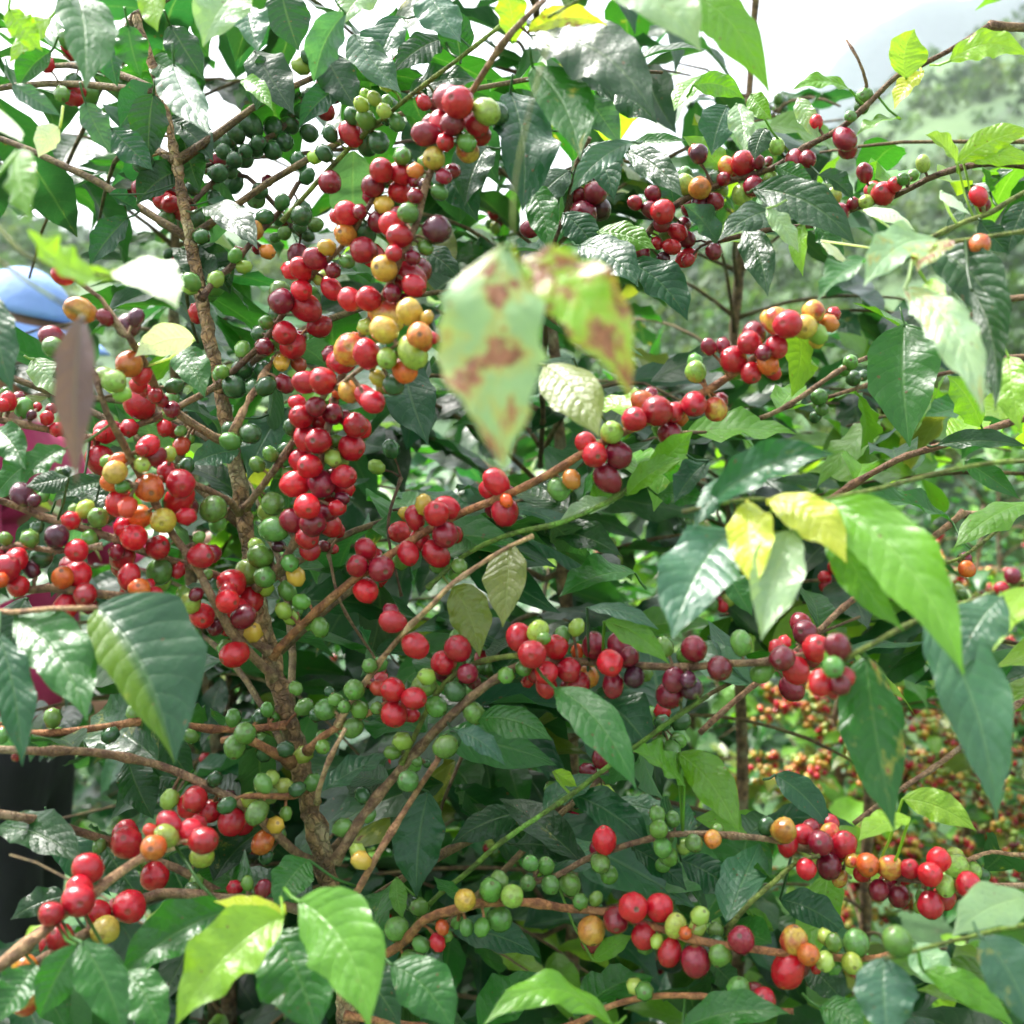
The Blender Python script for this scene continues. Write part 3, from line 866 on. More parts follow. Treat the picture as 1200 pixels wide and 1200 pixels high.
# cherries: tile number, then x, y, radius (tile pixels, 3 per photo px) and ripeness letter
CH = {
1: "1155 400 30 R,370 635 35 D,570 660 38 R,540 705 30 R,592 718 30 R,640 735 38 R,10 755 38 R,890 810 35 U,940 885 28 U,340 540 30 Y,430 590 35 g,540 800 30 G,880 440 40 g,830 470 30 g,960 450 35 g,780 500 35 g,750 560 30 g,900 520 30 g,960 530 30 g,820 640 35 g,905 705 28 G,940 635 20 D,1160 640 40 D,1050 560 30 g,1000 500 30 g,1060 760 35 g,1110 790 25 G,1000 820 22 G,1190 760 30 R,1050 900 40 D,1060 945 38 R,1110 910 38 D,1170 950 30 D,1150 870 30 Y,990 1060 45 D,1075 1080 48 R,1060 1020 35 R,1170 1020 35 R,1140 1135 40 R,1000 1170 40 R,1050 1190 30 D,340 1090 30 D,450 1145 42 P,480 1115 30 P,150 1020 45 U,60 1080 40 D,80 1150 35 G,1010 400 28 g,1100 480 30 g,1140 540 30 g,1080 620 28 g,1150 460 28 g,690 770 30 g,720 830 30 g,1020 440 30 g,860 560 30 g",
2: "290 360 28 R,340 350 20 G,410 360 52 R,515 395 45 L,350 435 42 R,390 435 40 D,475 435 42 R,295 470 42 D,365 500 34 R,440 500 34 G,510 485 38 R,325 555 38 Y,460 540 36 K,215 550 34 G,35 470 40 R,20 275 25 G,55 305 25 L,5 310 25 G,145 280 28 L,60 355 28 L,115 345 25 L,85 420 35 G,150 390 28 L,195 430 30 G,35 405 30 g,90 510 35 g,130 500 35 g,140 600 40 R,110 655 38 D,210 610 38 R,205 675 38 R,260 600 28 U,150 720 34 Y,235 750 35 G,345 675 30 G,360 620 30 D,260 690 30 D,290 650 25 P,20 750 40 R,65 745 28 D,130 780 35 D,170 785 42 R,205 830 42 R,345 810 48 P,15 825 38 U,85 820 36 g,80 880 45 R,295 870 28 G,185 890 32 R,250 905 28 D,150 945 44 Y,20 920 25 G,240 975 52 R,270 1010 40 R,95 1050 42 R,10 1040 40 R,180 1030 35 D,215 1060 30 D,160 1110 55 K,240 1095 45 Y,150 1160 45 Y,85 1150 32 L,275 1180 45 U,310 1110 25 Y,50 1195 30 O,640 795 30 D,700 640 28 P,905 680 38 D,850 750 44 D,840 690 32 D,945 740 40 P,960 650 35 P,1000 690 25 D,1085 670 28 D,1130 745 42 R,1090 740 30 D,1185 820 30 R,1125 790 28 D,1050 890 35 D,1110 855 20 R,1180 880 28 R,1190 920 32 R,1150 920 22 P",
3: "30 480 30 P,15 465 25 R,215 575 42 R,155 585 30 K,115 635 35 g,60 660 38 U,10 650 35 L,250 655 36 D,210 685 34 L,65 725 36 D,115 710 30 D,145 630 25 D,330 515 28 L,395 565 36 D,440 560 28 D,310 630 26 L,265 570 22 D,570 490 38 D,470 430 22 R,640 340 30 G,590 410 20 G,550 750 36 D,530 690 28 L,600 715 22 D,645 710 25 L,705 680 40 R,745 650 25 R,670 665 20 L,845 575 25 L,775 630 22 G,630 575 28 D,5 840 30 D,110 885 30 D,0 930 22 R,1040 690 30 R,1045 860 35 O,330 1130 45 K,370 1140 48 R,460 1095 38 K,430 1150 42 Y,480 1180 35 L,520 1140 32 U,250 1175 42 D,60 1170 30 D,130 1195 30 D,300 1120 30 Y",
4: "30 210 32 R,85 235 34 G,10 225 25 R,195 85 30 K,200 310 28 R,165 270 25 R,110 260 18 P,490 220 52 R,545 190 30 R,500 120 35 R,455 80 45 O,400 140 40 L,430 185 30 L,605 240 32 D,570 210 25 D,370 320 38 R,455 305 34 R,580 305 30 R,665 345 20 G,635 315 20 G,350 330 25 R,525 365 35 R,550 400 35 D,500 380 25 R,630 380 32 K,600 380 25 L,500 435 30 L,585 460 35 R,655 440 30 g,355 430 48 R,370 490 35 O,405 460 38 Y,415 420 30 O,525 515 50 O,635 500 50 R,630 555 48 R,655 615 34 R,410 580 46 R,445 590 35 K,485 620 42 O,575 630 44 Y,300 590 32 L,345 620 35 G,315 695 32 G,430 510 25 G,75 540 38 P,120 560 25 P,250 630 35 R,200 685 40 P,130 655 25 g,105 695 35 G,145 760 38 g,20 695 25 G,270 735 38 R,20 800 48 R,60 765 38 R,65 860 38 R,110 800 30 P,0 840 30 O,220 830 38 O,275 820 42 R,300 890 40 R,230 935 42 R,470 690 45 R,555 725 40 R,430 655 30 R,430 760 42 R,455 820 38 R,410 740 30 D,560 810 42 G,625 805 28 R,700 690 22 G,705 755 44 R,490 870 36 O,540 900 38 R,520 860 25 R,670 920 36 L,730 820 20 G,815 850 48 R,880 910 45 R,800 915 40 R,855 970 40 D,710 965 42 R,760 1005 30 D,690 890 25 D,825 1100 45 R,890 1025 35 Y,680 1050 30 G,870 810 42 L,930 830 38 G,915 755 40 G,750 590 45 G,760 650 30 G,930 20 34 D,1030 15 45 R,850 100 35 g,925 100 34 g,825 160 40 g,990 75 30 Y,1050 80 28 K,1000 150 34 D,1070 140 40 R,1135 140 48 R,1190 70 40 R,1190 180 25 O,1045 215 28 R,1060 265 40 R,1110 230 35 D,1170 255 36 D,1120 285 30 R,1075 340 44 R,1120 350 46 R,1180 350 25 G,1170 410 32 L,1060 420 42 R,1090 440 42 R,1040 500 46 R,1130 500 48 D,1180 480 35 D,1190 580 38 R,1080 580 45 R,1030 630 42 D,1100 640 45 D,1080 690 40 R,1090 735 35 R,1170 650 40 R,1150 600 35 D,960 570 40 G,950 655 44 G,980 720 25 P,1020 780 34 G,1040 825 34 Y,1020 885 34 G,1060 915 30 G,990 940 30 L,1020 970 28 L,1125 1005 34 G,880 325 35 g,1140 720 22 D",
5: "30 30 55 K,90 45 48 R,5 70 45 R,160 60 36 L,250 40 50 L,240 125 42 O,130 130 30 Y,210 195 36 g,290 5 30 O,30 175 40 U,100 210 36 R,145 255 40 R,75 300 42 R,110 315 38 R,15 270 30 D,65 380 44 R,160 340 32 g,100 430 28 L,30 480 42 R,45 525 34 R,5 370 25 L,5 420 22 L,5 590 30 R,40 560 25 D,0 640 25 R,545 495 44 R,575 600 46 R,580 560 25 O,285 565 34 Y,260 620 36 R,225 605 25 Y,205 670 36 R,370 585 40 R,335 605 44 R,275 700 36 R,365 680 44 D,400 680 30 R,235 745 38 R,330 745 44 R,85 730 36 R,55 790 38 R,140 800 44 D,85 875 42 R,415 790 30 G,180 985 40 R,260 1070 45 R,410 1080 46 R,360 1130 42 R,445 1170 36 D,860 355 36 R,890 400 44 R,950 320 40 L,975 400 44 D,935 480 46 D,765 520 40 G,810 485 34 U,1030 275 44 R,1060 215 40 O,1110 245 52 R,1155 325 42 D,1170 250 35 R,1190 270 30 O,625 1040 44 R,700 1000 36 L,715 1040 25 G,775 1010 32 G,670 1100 50 R,755 1075 42 R,720 1165 40 R,800 1155 42 R,865 1180 38 U,885 1070 40 D,980 1070 45 D,945 1130 46 R,1030 1180 36 P,1170 1190 40 D,1010 1110 35 D,580 1175 32 G,640 1150 32 G,825 945 30 L,100 1140 30 G,300 1180 32 L,140 1190 30 R,830 1090 25 O,680 1170 30 R",
6: "235 5 40 R,330 20 38 R,180 65 44 R,240 110 36 R,300 80 36 O,325 115 30 R,285 40 30 D,45 105 36 L,40 220 44 R,120 245 38 K,485 10 30 Y,590 75 26 G,600 130 26 g,480 195 28 G,490 240 22 G,40 1080 44 D,130 1150 42 D,350 1115 44 D,430 1025 42 D,470 1080 48 R,545 1075 44 D,395 1150 48 R,530 1145 38 G,570 1180 34 R,480 1190 34 R,330 1080 30 R,20 1190 30 P,1160 825 28 D,1120 870 25 R,1000 800 28 O",
7: "180 25 42 R,255 55 40 R,185 110 44 R,130 20 28 K,245 110 30 R,45 25 36 G,65 95 34 G,10 85 25 G,125 90 25 G,290 10 40 L,335 85 36 G,365 225 40 G,215 205 34 L,180 245 28 G,265 275 20 G,235 345 36 G,465 105 36 G,720 15 38 R,835 10 40 R,955 20 38 D,1150 40 45 D,70 625 34 Y,925 555 42 R,665 635 28 G,720 645 30 G,655 705 28 G,735 710 32 G,805 710 36 G,840 770 30 G,910 635 34 G,945 685 30 G,555 690 34 G,525 730 40 G,600 750 40 L,435 765 38 Y,555 830 42 G,495 870 30 G,440 860 28 G,275 790 34 G,195 865 40 G,350 925 30 R,355 860 25 O,360 1000 34 g,280 920 30 G,240 970 30 G,1110 455 28 G,1165 480 26 G,1115 515 32 G,1130 580 32 G,1155 615 28 G,1065 1085 34 G,880 875 46 U,965 835 44 D,1025 790 50 R,1120 790 46 R,1065 890 42 R,1155 950 40 R,1175 855 38 L,1110 910 25 L,895 760 25 G",
8: "185 125 32 G,820 125 30 G,940 95 25 G,825 225 38 G,925 355 34 G,755 340 28 g,1085 70 32 G,1145 95 36 G,1180 60 25 G,1050 25 25 G,1135 225 28 G,685 410 42 R,580 440 34 L,590 480 38 R,655 450 40 R,735 455 38 R,800 410 34 P,815 490 44 R,670 525 44 R,750 550 46 R,585 540 38 L,525 510 25 K,540 580 44 O,445 565 54 R,545 680 48 R,715 600 40 L,350 575 25 G,300 640 48 R,280 720 42 R,275 765 54 R,345 810 44 R,455 785 56 R,370 870 46 Y,180 815 42 R,210 895 46 R,85 1000 42 U,90 1115 54 K,925 560 38 O,970 500 32 Y,1005 460 24 G,930 620 25 g,825 725 32 R,925 725 32 D,870 705 24 G,675 730 30 g,10 185 25 G",
9: "30 20 40 P,400 40 40 D,480 15 40 R,555 10 34 D,530 55 22 R,355 520 44 U,370 570 35 R,420 535 36 R,485 565 42 D,565 570 46 R,515 530 32 K,435 655 34 R,515 645 42 D,550 695 26 K,595 625 25 K,650 640 38 O,730 650 40 K,690 730 34 D,760 750 36 D,800 655 34 R,870 675 42 R,900 620 40 R,960 645 38 L,1005 710 44 R,925 715 32 L,870 800 42 R,920 755 38 R,1025 660 25 L,845 755 25 G,40 565 30 G,105 550 30 U,295 505 30 g,65 805 34 L,50 865 32 L,115 870 25 G,45 980 50 D,130 955 38 G,205 905 46 D,390 905 46 K,440 955 38 O,370 1010 56 R,530 915 32 G,500 980 34 L,610 915 44 G,595 985 36 L,755 910 48 G,195 1080 40 G,285 1115 40 R,10 880 25 O,470 1000 22 R",
}
# leaves: branch key, base x y, tip x y, width px, colour, depths base tip, bow px, roll deg, [spots 0..1], [label]
LV = [
 ('g3', 87, -15, 100, 105, 66, 'mid', .55, .50, -6, -10), ('g3', 130, 35, 138, 102, 40, 'teal', .62, .62, 4, 15), ('g3', 285, -12, 238, 55, 62, 'pale', .56, .53, 6, 10),
 ('g3', 180, -20, 185, 38, 36, 'lime', .56, .55, 3, 30), ('g3', 204, 76, 247, 158, 50, 'grey', .60, .55, 10, 5), ('A:b9', 284, 93, 320, 130, 22, 'bright', .66, .64, -4, 20),
 ('g3', -8, 122, 26, 166, 42, 'glare_white', .48, .46, 6, -35), ('g3', 15, 98, 72, 136, 24, 'grey', .55, .55, 4, 10), ('g1', 20, 178, 36, 260, 48, 'bright', .42, .40, 5, 40),
 ('g1', 115, 328, 32, 268, 54, 'lime', .39, .37, -14, 20, .06), ('g1', 133, 318, 208, 362, 60, 'glare_white', .40, .38, -14, -10), ('g1', 88, 318, 139, 326, 18, 'lime', .40, .40, 2, 30),
 ('A:trunk', 238, 243, 302, 292, 42, 'dark', .70, .66, -6, 5), ('A:trunk', 243, 236, 302, 252, 24, 'teal', .73, .76, 2, -20), ('A:trunk', 128, 228, 166, 248, 26, 'teal', .72, .74, 2, 0),
 ('A:trunk', 150, 255, 105, 312, 36, 'teal', .76, .76, 2, 0), ('C:b9c', 298, 60, 345, 135, 48, 'dark', .74, .72, 5, 10), ('g3', 405, 15, 368, 98, 46, 'grey', .60, .62, 8, 5),
 ('g3', 290, 8, 302, 62, 40, 'grey', .62, .60, 3, 0), ('g3', 330, -10, 350, 60, 52, 'dark', .66, .66, 3, 0), ('g3', 10, 10, 50, 60, 32, 'lime', .55, .55, 3, 25), ('g3', 60, 20, 10, 75, 30, 'lime', .58, .58, 3, 25),
 ('g3', 150, 30, 165, 90, 40, 'mid', .60, .60, 3, 0), ('g3', 200, 30, 240, 95, 40, 'dark', .64, .64, 3, 0), ('g3', 100, 120, 130, 180, 32, 'grey', .62, .62, 3, 0), ('g3', 70, 150, 45, 185, 26, 'glare_white', .60, .58, 3, -20),
 ('g3', 130, 150, 180, 200, 40, 'teal', .70, .70, 3, 0), ('g3', 180, 110, 175, 190, 44, 'dark', .72, .72, 3, 0), ('g3', 215, 160, 235, 225, 38, 'dark', .75, .75, 3, 0), ('g3', 60, 60, 20, 105, 34, 'mid', .60, .60, 3, 0),
 ('f2', 705, -20, 822, 62, 78, 'pale', .46, .43, -14, 5), ('f3', 792, -15, 902, 110, 50, 'bright', .52, .50, -14, 25), ('A:b10', 618, 38, 712, 30, 24, 'yellow', .56, .55, -10, 20, .5, 'yellow leaf with a red-brown blight patch'),
 ('A:b10', 602, 50, 588, -25, 36, 'lime', .57, .56, 4, 20), ('f2', 622, 42, 768, 138, 78, 'dark', .58, .52, -22, 0), ('f2', 624, 78, 680, 187, 62, 'mid', .57, .53, -12, 0, .30),
 ('f2', 598, 108, 612, 248, 72, 'teal', .62, .58, -10, 5), ('f2', 572, 172, 545, 242, 48, 'dark', .66, .64, 5, 0), ('f2', 622, 222, 644, 296, 40, 'mid', .64, .62, -5, 30),
 ('f2', 688, 112, 728, 170, 36, 'grey', .62, .62, 3, 0), ('f2', 742, 166, 668, 228, 32, 'grey', .62, .60, 8, 0), ('c2', 738, 170, 805, 165, 16, 'mid', .68, .66, 2, 0), ('c2', 734, 178, 800, 232, 34, 'dark', .68, .64, -6, 10),
 ('c2', 700, 272, 768, 292, 36, 'bright', .72, .70, -5, 10), ('c4', 678, 288, 748, 336, 52, 'teal', .70, .66, -8, 0), ('c4', 738, 308, 806, 376, 54, 'teal', .72, .70, -8, 0), ('c4', 655, 315, 720, 345, 40, 'teal', .76, .76, -8, 0),
 ('f1', 592, 288, 592, 556, 118, 'hero', .32, .29, 14, -8, .60, 'large pale leaf with pinkish brown patches'), ('f1', 608, 306, 740, 468, 84, 'lime', .33, .31, -22, 15, .70, 'yellow-green leaf with a large red-brown blotch'),
 ('A:b12', 638, 428, 702, 512, 62, 'olive', .52, .48, -8, 10, .12), ('A:b12', 672, 420, 610, 470, 40, 'dark', .58, .55, 4, 0),
 ('c2', 1062, 92, 1072, 34, 46, 'lime', .66, .66, -8, 10), ('c2', 1112, 72, 1205, 66, 34, 'lime', .62, .60, -16, 20), ('c2', 1082, 84, 1048, 128, 26, 'yellow', .66, .66, 4, 20), ('c2', 1056, 140, 1003, 160, 28, 'bright', .68, .67, 4, 20),
 ('c2', 997, 106, 928, 106, 27, 'bright', .68, .67, 8, 20), ('c2', 812, 100, 872, 116, 28, 'bright', .66, .65, -6, 20), ('c2', 863, 122, 872, 176, 30, 'pale', .64, .62, -3, 0), ('c2', 852, 124, 834, 182, 42, 'teal', .68, .66, 3, 0),
 ('c2', 897, 150, 884, 188, 26, 'dark', .70, .69, 3, 0), ('c2', 880, 110, 905, 140, 26, 'bright', .69, .68, 3, 25), ('c2', 935, 115, 960, 165, 22, 'pale', .70, .69, 3, 10), ('c2', 820, 90, 790, 130, 34, 'bright', .70, .69, 3, 20),
 ('c3', 882, 222, 1003, 288, 50, 'dark', .66, .62, -14, 10), ('c3', 932, 248, 842, 282, 46, 'dark', .66, .62, 8, 0), ('c3', 872, 268, 900, 348, 38, 'dark', .66, .63, -5, 5), ('c3', 898, 244, 936, 296, 26, 'pale', .62, .61, -3, 0),
 ('c3', 940, 262, 941, 324, 22, 'lime', .64, .63, 3, 20), ('c3', 962, 282, 996, 312, 26, 'glare_white', .60, .60, -3, -30), ('c3', 955, 260, 985, 315, 26, 'mid', .66, .65, -3, 0), ('c3', 960, 205, 1000, 235, 26, 'dark', .68, .68, -3, 0),
 ('e4', 1022, 304, 958, 352, 46, 'mid', .54, .50, 5, 25), ('e4', 1098, 282, 1012, 336, 56, 'pale', .50, .46, 10, -5, .42), ('e4', 1110, 280, 1075, 318, 40, 'pale', .49, .46, 4, 0, .72), ('e4', 1060, 338, 1152, 486, 52, 'pale', .47, .42, -18, 5, .5),
 ('e4', 1090, 290, 1182, 402, 62, 'dark', .54, .50, -14, 0), ('e4', 1138, 338, 1166, 484, 38, 'dark', .50, .46, -14, 30), ('d2', 1060, 380, 1066, 524, 78, 'mid', .70, .66, 6, 10), ('e4', 1085, 330, 1110, 370, 34, 'lime', .50, .48, 4, 20),
 ('c1', 1122, 192, 1212, 154, 32, 'lime', .62, .60, -8, 25), ('c1', 1122, 192, 1084, 158, 30, 'lime', .63, .62, 4, 25), ('c1', 1128, 186, 1216, 192, 24, 'lime', .62, .60, -5, 25), ('c1', 1103, 224, 1138, 252, 26, 'glare_white', .58, .57, 3, -30),
 ('c1', 1012, 246, 1072, 270, 26, 'glare_white', .60, .59, -6, -30), ('c1', 1148, 258, 1184, 298, 28, 'dark', .60, .60, 3, 0), ('c1', 1205, 235, 1180, 300, 34, 'dark', .60, .60, 3, 0), ('c1', 1160, 225, 1150, 195, 22, 'mid', .62, .60, 3, 0),
 ('g4', -10, 345, 15, 462, 46, 'teal', .50, .48, 6, 0), ('g2', 96, 372, 90, 568, 46, 'pink', .35, .33, 5, 0, 0, 'withered purple-grey hanging leaf'), ('A:b1', 228, 398, 158, 418, 36, 'glare_white', .60, .58, 6, -20), ('A:b1', 205, 412, 240, 466, 40, 'mid', .62, .60, -5, 0),
 ('A:b4b', 76, 526, 24, 566, 36, 'mid', .58, .56, 3, 10), ('A:b4b', -4, 502, 30, 550, 40, 'mid', .58, .56, -3, 30), ('A:b4b', 80, 560, 30, 570, 30, 'dark', .60, .59, -3, 0), ('A:b4', 118, 565, 62, 588, 30, 'dark', .64, .62, 3, 0), ('A:b4', 95, 575, 130, 600, 34, 'dark', .65, .63, 3, 0),
 ('g4', 18, 724, 102, 845, 74, 'mid', .50, .46, -14, 5, .04), ('g4', 114, 712, 205, 895, 112, 'teal', .50, .46, -12, -6, .05, 'broad leaf folded along its midrib, one half yellow-green'), ('g4', -2, 742, 26, 898, 46, 'teal', .48, .45, -6, 0),
 ('A:b8', 336, 478, 290, 562, 46, 'grey', .74, .72, 5, 0), ('A:b2', 280, 528, 222, 545, 34, 'grey', .70, .68, 3, -10),
 ('A:b12', 470, 418, 502, 522, 62, 'teal', .76, .72, 5, 0), ('A:b13', 596, 638, 589, 735, 50, 'olive', .60, .57, -3, 10, .03), ('A:b13', 530, 688, 562, 770, 50, 'olive', .64, .62, -6, 10, .05), ('A:b16b', 735, 580, 802, 538, 32, 'bright', .60, .58, -6, 10),
 ('A:b16b', 760, 555, 812, 505, 32, 'bright', .60, .58, 4, 20), ('A:b16b', 718, 588, 655, 612, 24, 'pale', .62, .61, 3, 0), ('A:b16b', 640, 622, 728, 652, 42, 'dark', .64, .62, -6, 0), ('A:b16b', 745, 672, 655, 700, 46, 'mid', .66, .63, 5, 10),
 ('A:b16b', 770, 580, 830, 590, 30, 'mid', .62, .60, -4, 0), ('A:b16b', 690, 600, 720, 545, 26, 'bright', .63, .62, 3, 0), ('A:b16b', 830, 540, 790, 590, 34, 'teal', .62, .60, 3, 0),
 ('e3', 862, 618, 788, 750, 90, 'grey', .47, .43, 12, 0, .10), ('A:b14', 688, 712, 772, 738, 26, 'grey', .60, .58, -4, -15), ('A:b14', 708, 728, 784, 778, 30, 'bright', .60, .58, -5, 20),
 ('e3', 832, 592, 978, 532, 56, 'teal', .47, .44, -10, 0, .14), ('e3', 868, 552, 812, 620, 30, 'grey', .48, .46, 4, 0), ('e3', 876, 588, 886, 690, 54, 'yellow', .46, .43, 4, 5), ('e3', 900, 586, 992, 660, 54, 'yellow', .46, .43, -18, 5),
 ('e3', 926, 622, 892, 750, 60, 'pale', .45, .42, 5, 0), ('e2', 968, 588, 1130, 792, 78, 'bright', .46, .40, -22, 8), ('e2', 975, 600, 1060, 740, 44, 'bright', .47, .45, 18, 35), ('e2', 1085, 722, 1168, 962, 74, 'grey', .46, .42, -16, 0, .08), ('e2', 1175, 700, 1120, 790, 60, 'grey', .45, .44, 6, -10),
 ('e2', 1014, 768, 1048, 974, 70, 'mid', .48, .45, 6, 0, .35, 'hanging green leaf with a long brown scar'), ('d4', 1116, 612, 996, 588, 40, 'mid', .72, .70, 6, 25), ('e1', 1205, 588, 1118, 642, 46, 'bright', .68, .66, 5, 25), ('d1', 1098, 522, 1205, 524, 26, 'dark', .74, .72, -5, 5),
 ('e4', 1182, 418, 1195, 505, 44, 'lime', .58, .56, 3, 25), ('d1', 1150, 500, 1110, 440, 40, 'bright', .76, .74, 3, 10), ('d1', 1130, 540, 1195, 585, 26, 'mid', .74, .72, 3, 10), ('e2', 1205, 688, 1164, 764, 48, 'lime', .48, .45, 4, 20), ('e2', 850, 668, 882, 722, 32, 'mid', .56, .55, 3, 10),
 ('A:b14', 650, 806, 746, 926, 54, 'mid', .58, .53, -10, 10, .06), ('A:b14', 690, 814, 764, 882, 62, 'teal', .64, .62, -6, 0), ('A:b14', 558, 842, 648, 868, 40, 'mid', .62, .60, -5, 0, .04), ('A:b14', 535, 856, 592, 897, 28, 'grey', .60, .59, -3, 0),
 ('d4', 802, 920, 742, 880, 48, 'bright', .62, .60, 6, 25), ('d4', 795, 882, 866, 976, 46, 'bright', .62, .58, -8, 20), ('A:b15', 502, 928, 488, 1052, 58, 'teal', .68, .66, 5, 0), ('A:b16', 612, 952, 528, 990, 36, 'dark', .70, .69, 3, 0), ('A:b16', 604, 990, 692, 1012, 40, 'dark', .68, .66, -4, 0),
 ('A:b16', 668, 930, 768, 1000, 46, 'teal', .66, .64, -6, 0), ('b18', 742, 994, 805, 1044, 36, 'teal', .66, .65, -4, 0), ('A:b16', 648, 904, 676, 922, 18, 'lime', .64, .64, 0, 20), ('A:b16', 720, 940, 800, 960, 36, 'grey', .70, .68, 0, 0),
 ('A:b17', 350, 1056, 432, 1206, 88, 'bright', .47, .43, -22, 10), ('A:b17', 458, 1130, 532, 1210, 62, 'mid', .52, .50, -10, 0), ('A:b20', 718, 1202, 566, 1202, 46, 'bright', .50, .48, 44, 15), ('A:b17', 530, 1090, 632, 1122, 42, 'teal', .66, .65, -5, 0), ('b19', 695, 1126, 742, 1096, 22, 'bright', .62, .61, 2, 10),
 ('A:b17', 464, 1028, 472, 1078, 20, 'bright', .66, .65, 2, 15), ('A:b17', 332, 1074, 206, 1202, 78, 'lime', .48, .45, 12, 10), ('A:b17', 334, 1070, 250, 1056, 34, 'yellow', .49, .48, -4, 20), ('A:b25', 266, 1068, 138, 1148, 62, 'mid', .53, .50, 8, 0),
 ('A:b17', 320, 1090, 372, 1215, 86, 'mid', .50, .47, -6, -5), ('A:b25', 95, 1104, 146, 1218, 54, 'mid', .47, .45, -6, 0), ('A:b25', 90, 1108, 46, 1195, 48, 'mid', .47, .46, 4, 0), ('A:b23', -4, 970, 98, 1014, 50, 'dark', .58, .55, -8, 0), ('A:b25', 78, 1050, 12, 1078, 32, 'dark', .58, .57, 4, 0),
 ('A:b25', 362, 1008, 322, 1064, 46, 'mid', .60, .58, 4, 10), ('A:b25', 148, 1138, 192, 1218, 54, 'mid', .49, .47, -4, 0), ('A:b25', 40, 1130, -5, 1200, 50, 'mid', .49, .47, -4, 0), ('A:b17', 400, 1120, 470, 1205, 60, 'dark', .56, .54, -4, 0),
 ('d5', 908, 908, 974, 974, 36, 'teal', .68, .66, -4, 0), ('d5', 1066, 958, 1006, 986, 38, 'lime', .60, .58, 4, 15), ('d5', 1058, 936, 1144, 974, 36, 'lime', .62, .60, -7, 15), ('b18', 914, 1054, 994, 1098, 42, 'teal', .64, .62, -5, 0), ('b19', 906, 1090, 872, 1068, 22, 'bright', .64, .63, 2, 10),
 ('b18', 798, 1008, 872, 1058, 46, 'teal', .66, .65, -5, 0), ('e5', 1208, 1052, 1116, 1098, 56, 'pale', .48, .45, 6, 0), ('e5', 1036, 1122, 1042, 1222, 66, 'grey', .46, .44, 4, 0, .10), ('e5', 1072, 1104, 1120, 1160, 44, 'pale', .52, .50, 4, 0), ('e5', 1150, 1098, 1212, 1212, 64, 'grey', .44, .42, -8, 0, .35),
 ('e5', 1082, 1138, 1190, 1205, 34, 'bright', .48, .46, -8, 20), ('b19', 835, 1128, 870, 1165, 30, 'mid', .62, .61, 2, 0), ('A:b20', 800, 1205, 925, 1188, 46, 'mid', .56, .54, -8, 0), ('e5', 960, 1180, 1010, 1215, 44, 'mid', .54, .52, -8, 0), ('e5', 940, 1130, 990, 1180, 40, 'dark', .62, .60, -4, 0),
 # leaves that crowd the top of the picture between the measured ones
 ('b11', 415, 40, 470, 110, 46, 'grey', .68, .66, 6, 0), ('b11', 470, 20, 440, 100, 50, 'teal', .70, .68, 6, 10), ('b11', 520, 45, 460, 85, 40, 'dark', .68, .67, 4, 0), ('b11', 540, 70, 520, 5, 40, 'dark', .68, .67, 4, 0),
 ('b11', 480, 110, 560, 95, 44, 'dark', .69, .68, -6, 0), ('b11', 400, 100, 350, 150, 34, 'teal', .74, .74, 4, 0), ('b11', 380, 60, 420, 130, 44, 'dark', .74, .73, 4, 0), ('b11', 500, -10, 540, 50, 50, 'grey', .66, .64, 4, 0),
 ('b11', 330, 70, 300, 130, 44, 'dark', .74, .73, 4, 0), ('b11', 440, -15, 400, 30, 44, 'pale', .64, .62, 4, 0), ('f2', 660, 60, 720, 120, 50, 'dark', .62, .60, -6, 0), ('f2', 700, 100, 770, 145, 44, 'dark', .64, .62, -6, 0),
 ('f2', 640, 150, 600, 215, 50, 'dark', .68, .66, 4, 0), ('f2', 690, 170, 720, 235, 44, 'teal', .70, .68, -4, 0), ('c4', 668, 200, 620, 250, 40, 'dark', .74, .72, 4, 0), ('c4', 660, 250, 700, 300, 40, 'teal', .74, .73, -4, 0),
 ('b10', 505, 200, 560, 260, 46, 'teal', .66, .65, -6, 0), ('b10', 480, 290, 540, 330, 40, 'dark', .66, .65, -6, 0), ('b9', 250, 330, 200, 290, 40, 'dark', .72, .74, 4, 0), ('trunk', 212, 200, 160, 240, 40, 'dark', .74, .73, 4, 0),
 ('trunk', 195, 140, 250, 190, 44, 'dark', .75, .74, -4, 0), ('trunk', 190, 110, 140, 150, 42, 'teal', .74, .73, 4, 0), ('trunk', 175, 70, 225, 110, 40, 'mid', .74, .73, -4, 0), ('trunk', 225, 290, 270, 345, 44, 'dark', .74, .74, -4, 0),
 ('c2', 850, 205, 800, 160, 34, 'bright', .74, .74, 4, 20), ('c2', 910, 195, 955, 215, 24, 'mid', .69, .68, 4, 10), ('c2', 790, 240, 770, 190, 34, 'teal', .74, .74, 4, 10), ('c3', 840, 285, 800, 240, 34, 'grey', .73, .72, 4, 0),
 ('b4', 120, 560, 70, 610, 36, 'dark', .72, .72, 4, 0), ('b4', 60, 600, 20, 680, 40, 'dark', .74, .73, 4, 0), ('b4', 40, 540, -10, 590, 40, 'mid', .72, .72, 4, 0), ('b6', 30, 700, 10, 780, 44, 'dark', .72, .70, 4, 0), ('b6', 100, 640, 60, 700, 40, 'dark', .74, .73, 4, 0),
 ('b4b', 110, 430, 60, 480, 40, 'teal', .74, .73, 4, 0), ('b4b', 40, 420, 80, 470, 36, 'pale', .74, .73, 4, 0), ('b21', 150, 890, 180, 960, 44, 'dark', .74, .73, 4, 0), ('b21', 210, 900, 130, 960, 40, 'dark', .75, .74, 4, 0), ('b23', 200, 1010, 240, 1090, 44, 'dark', .72, .70, 4, 0),
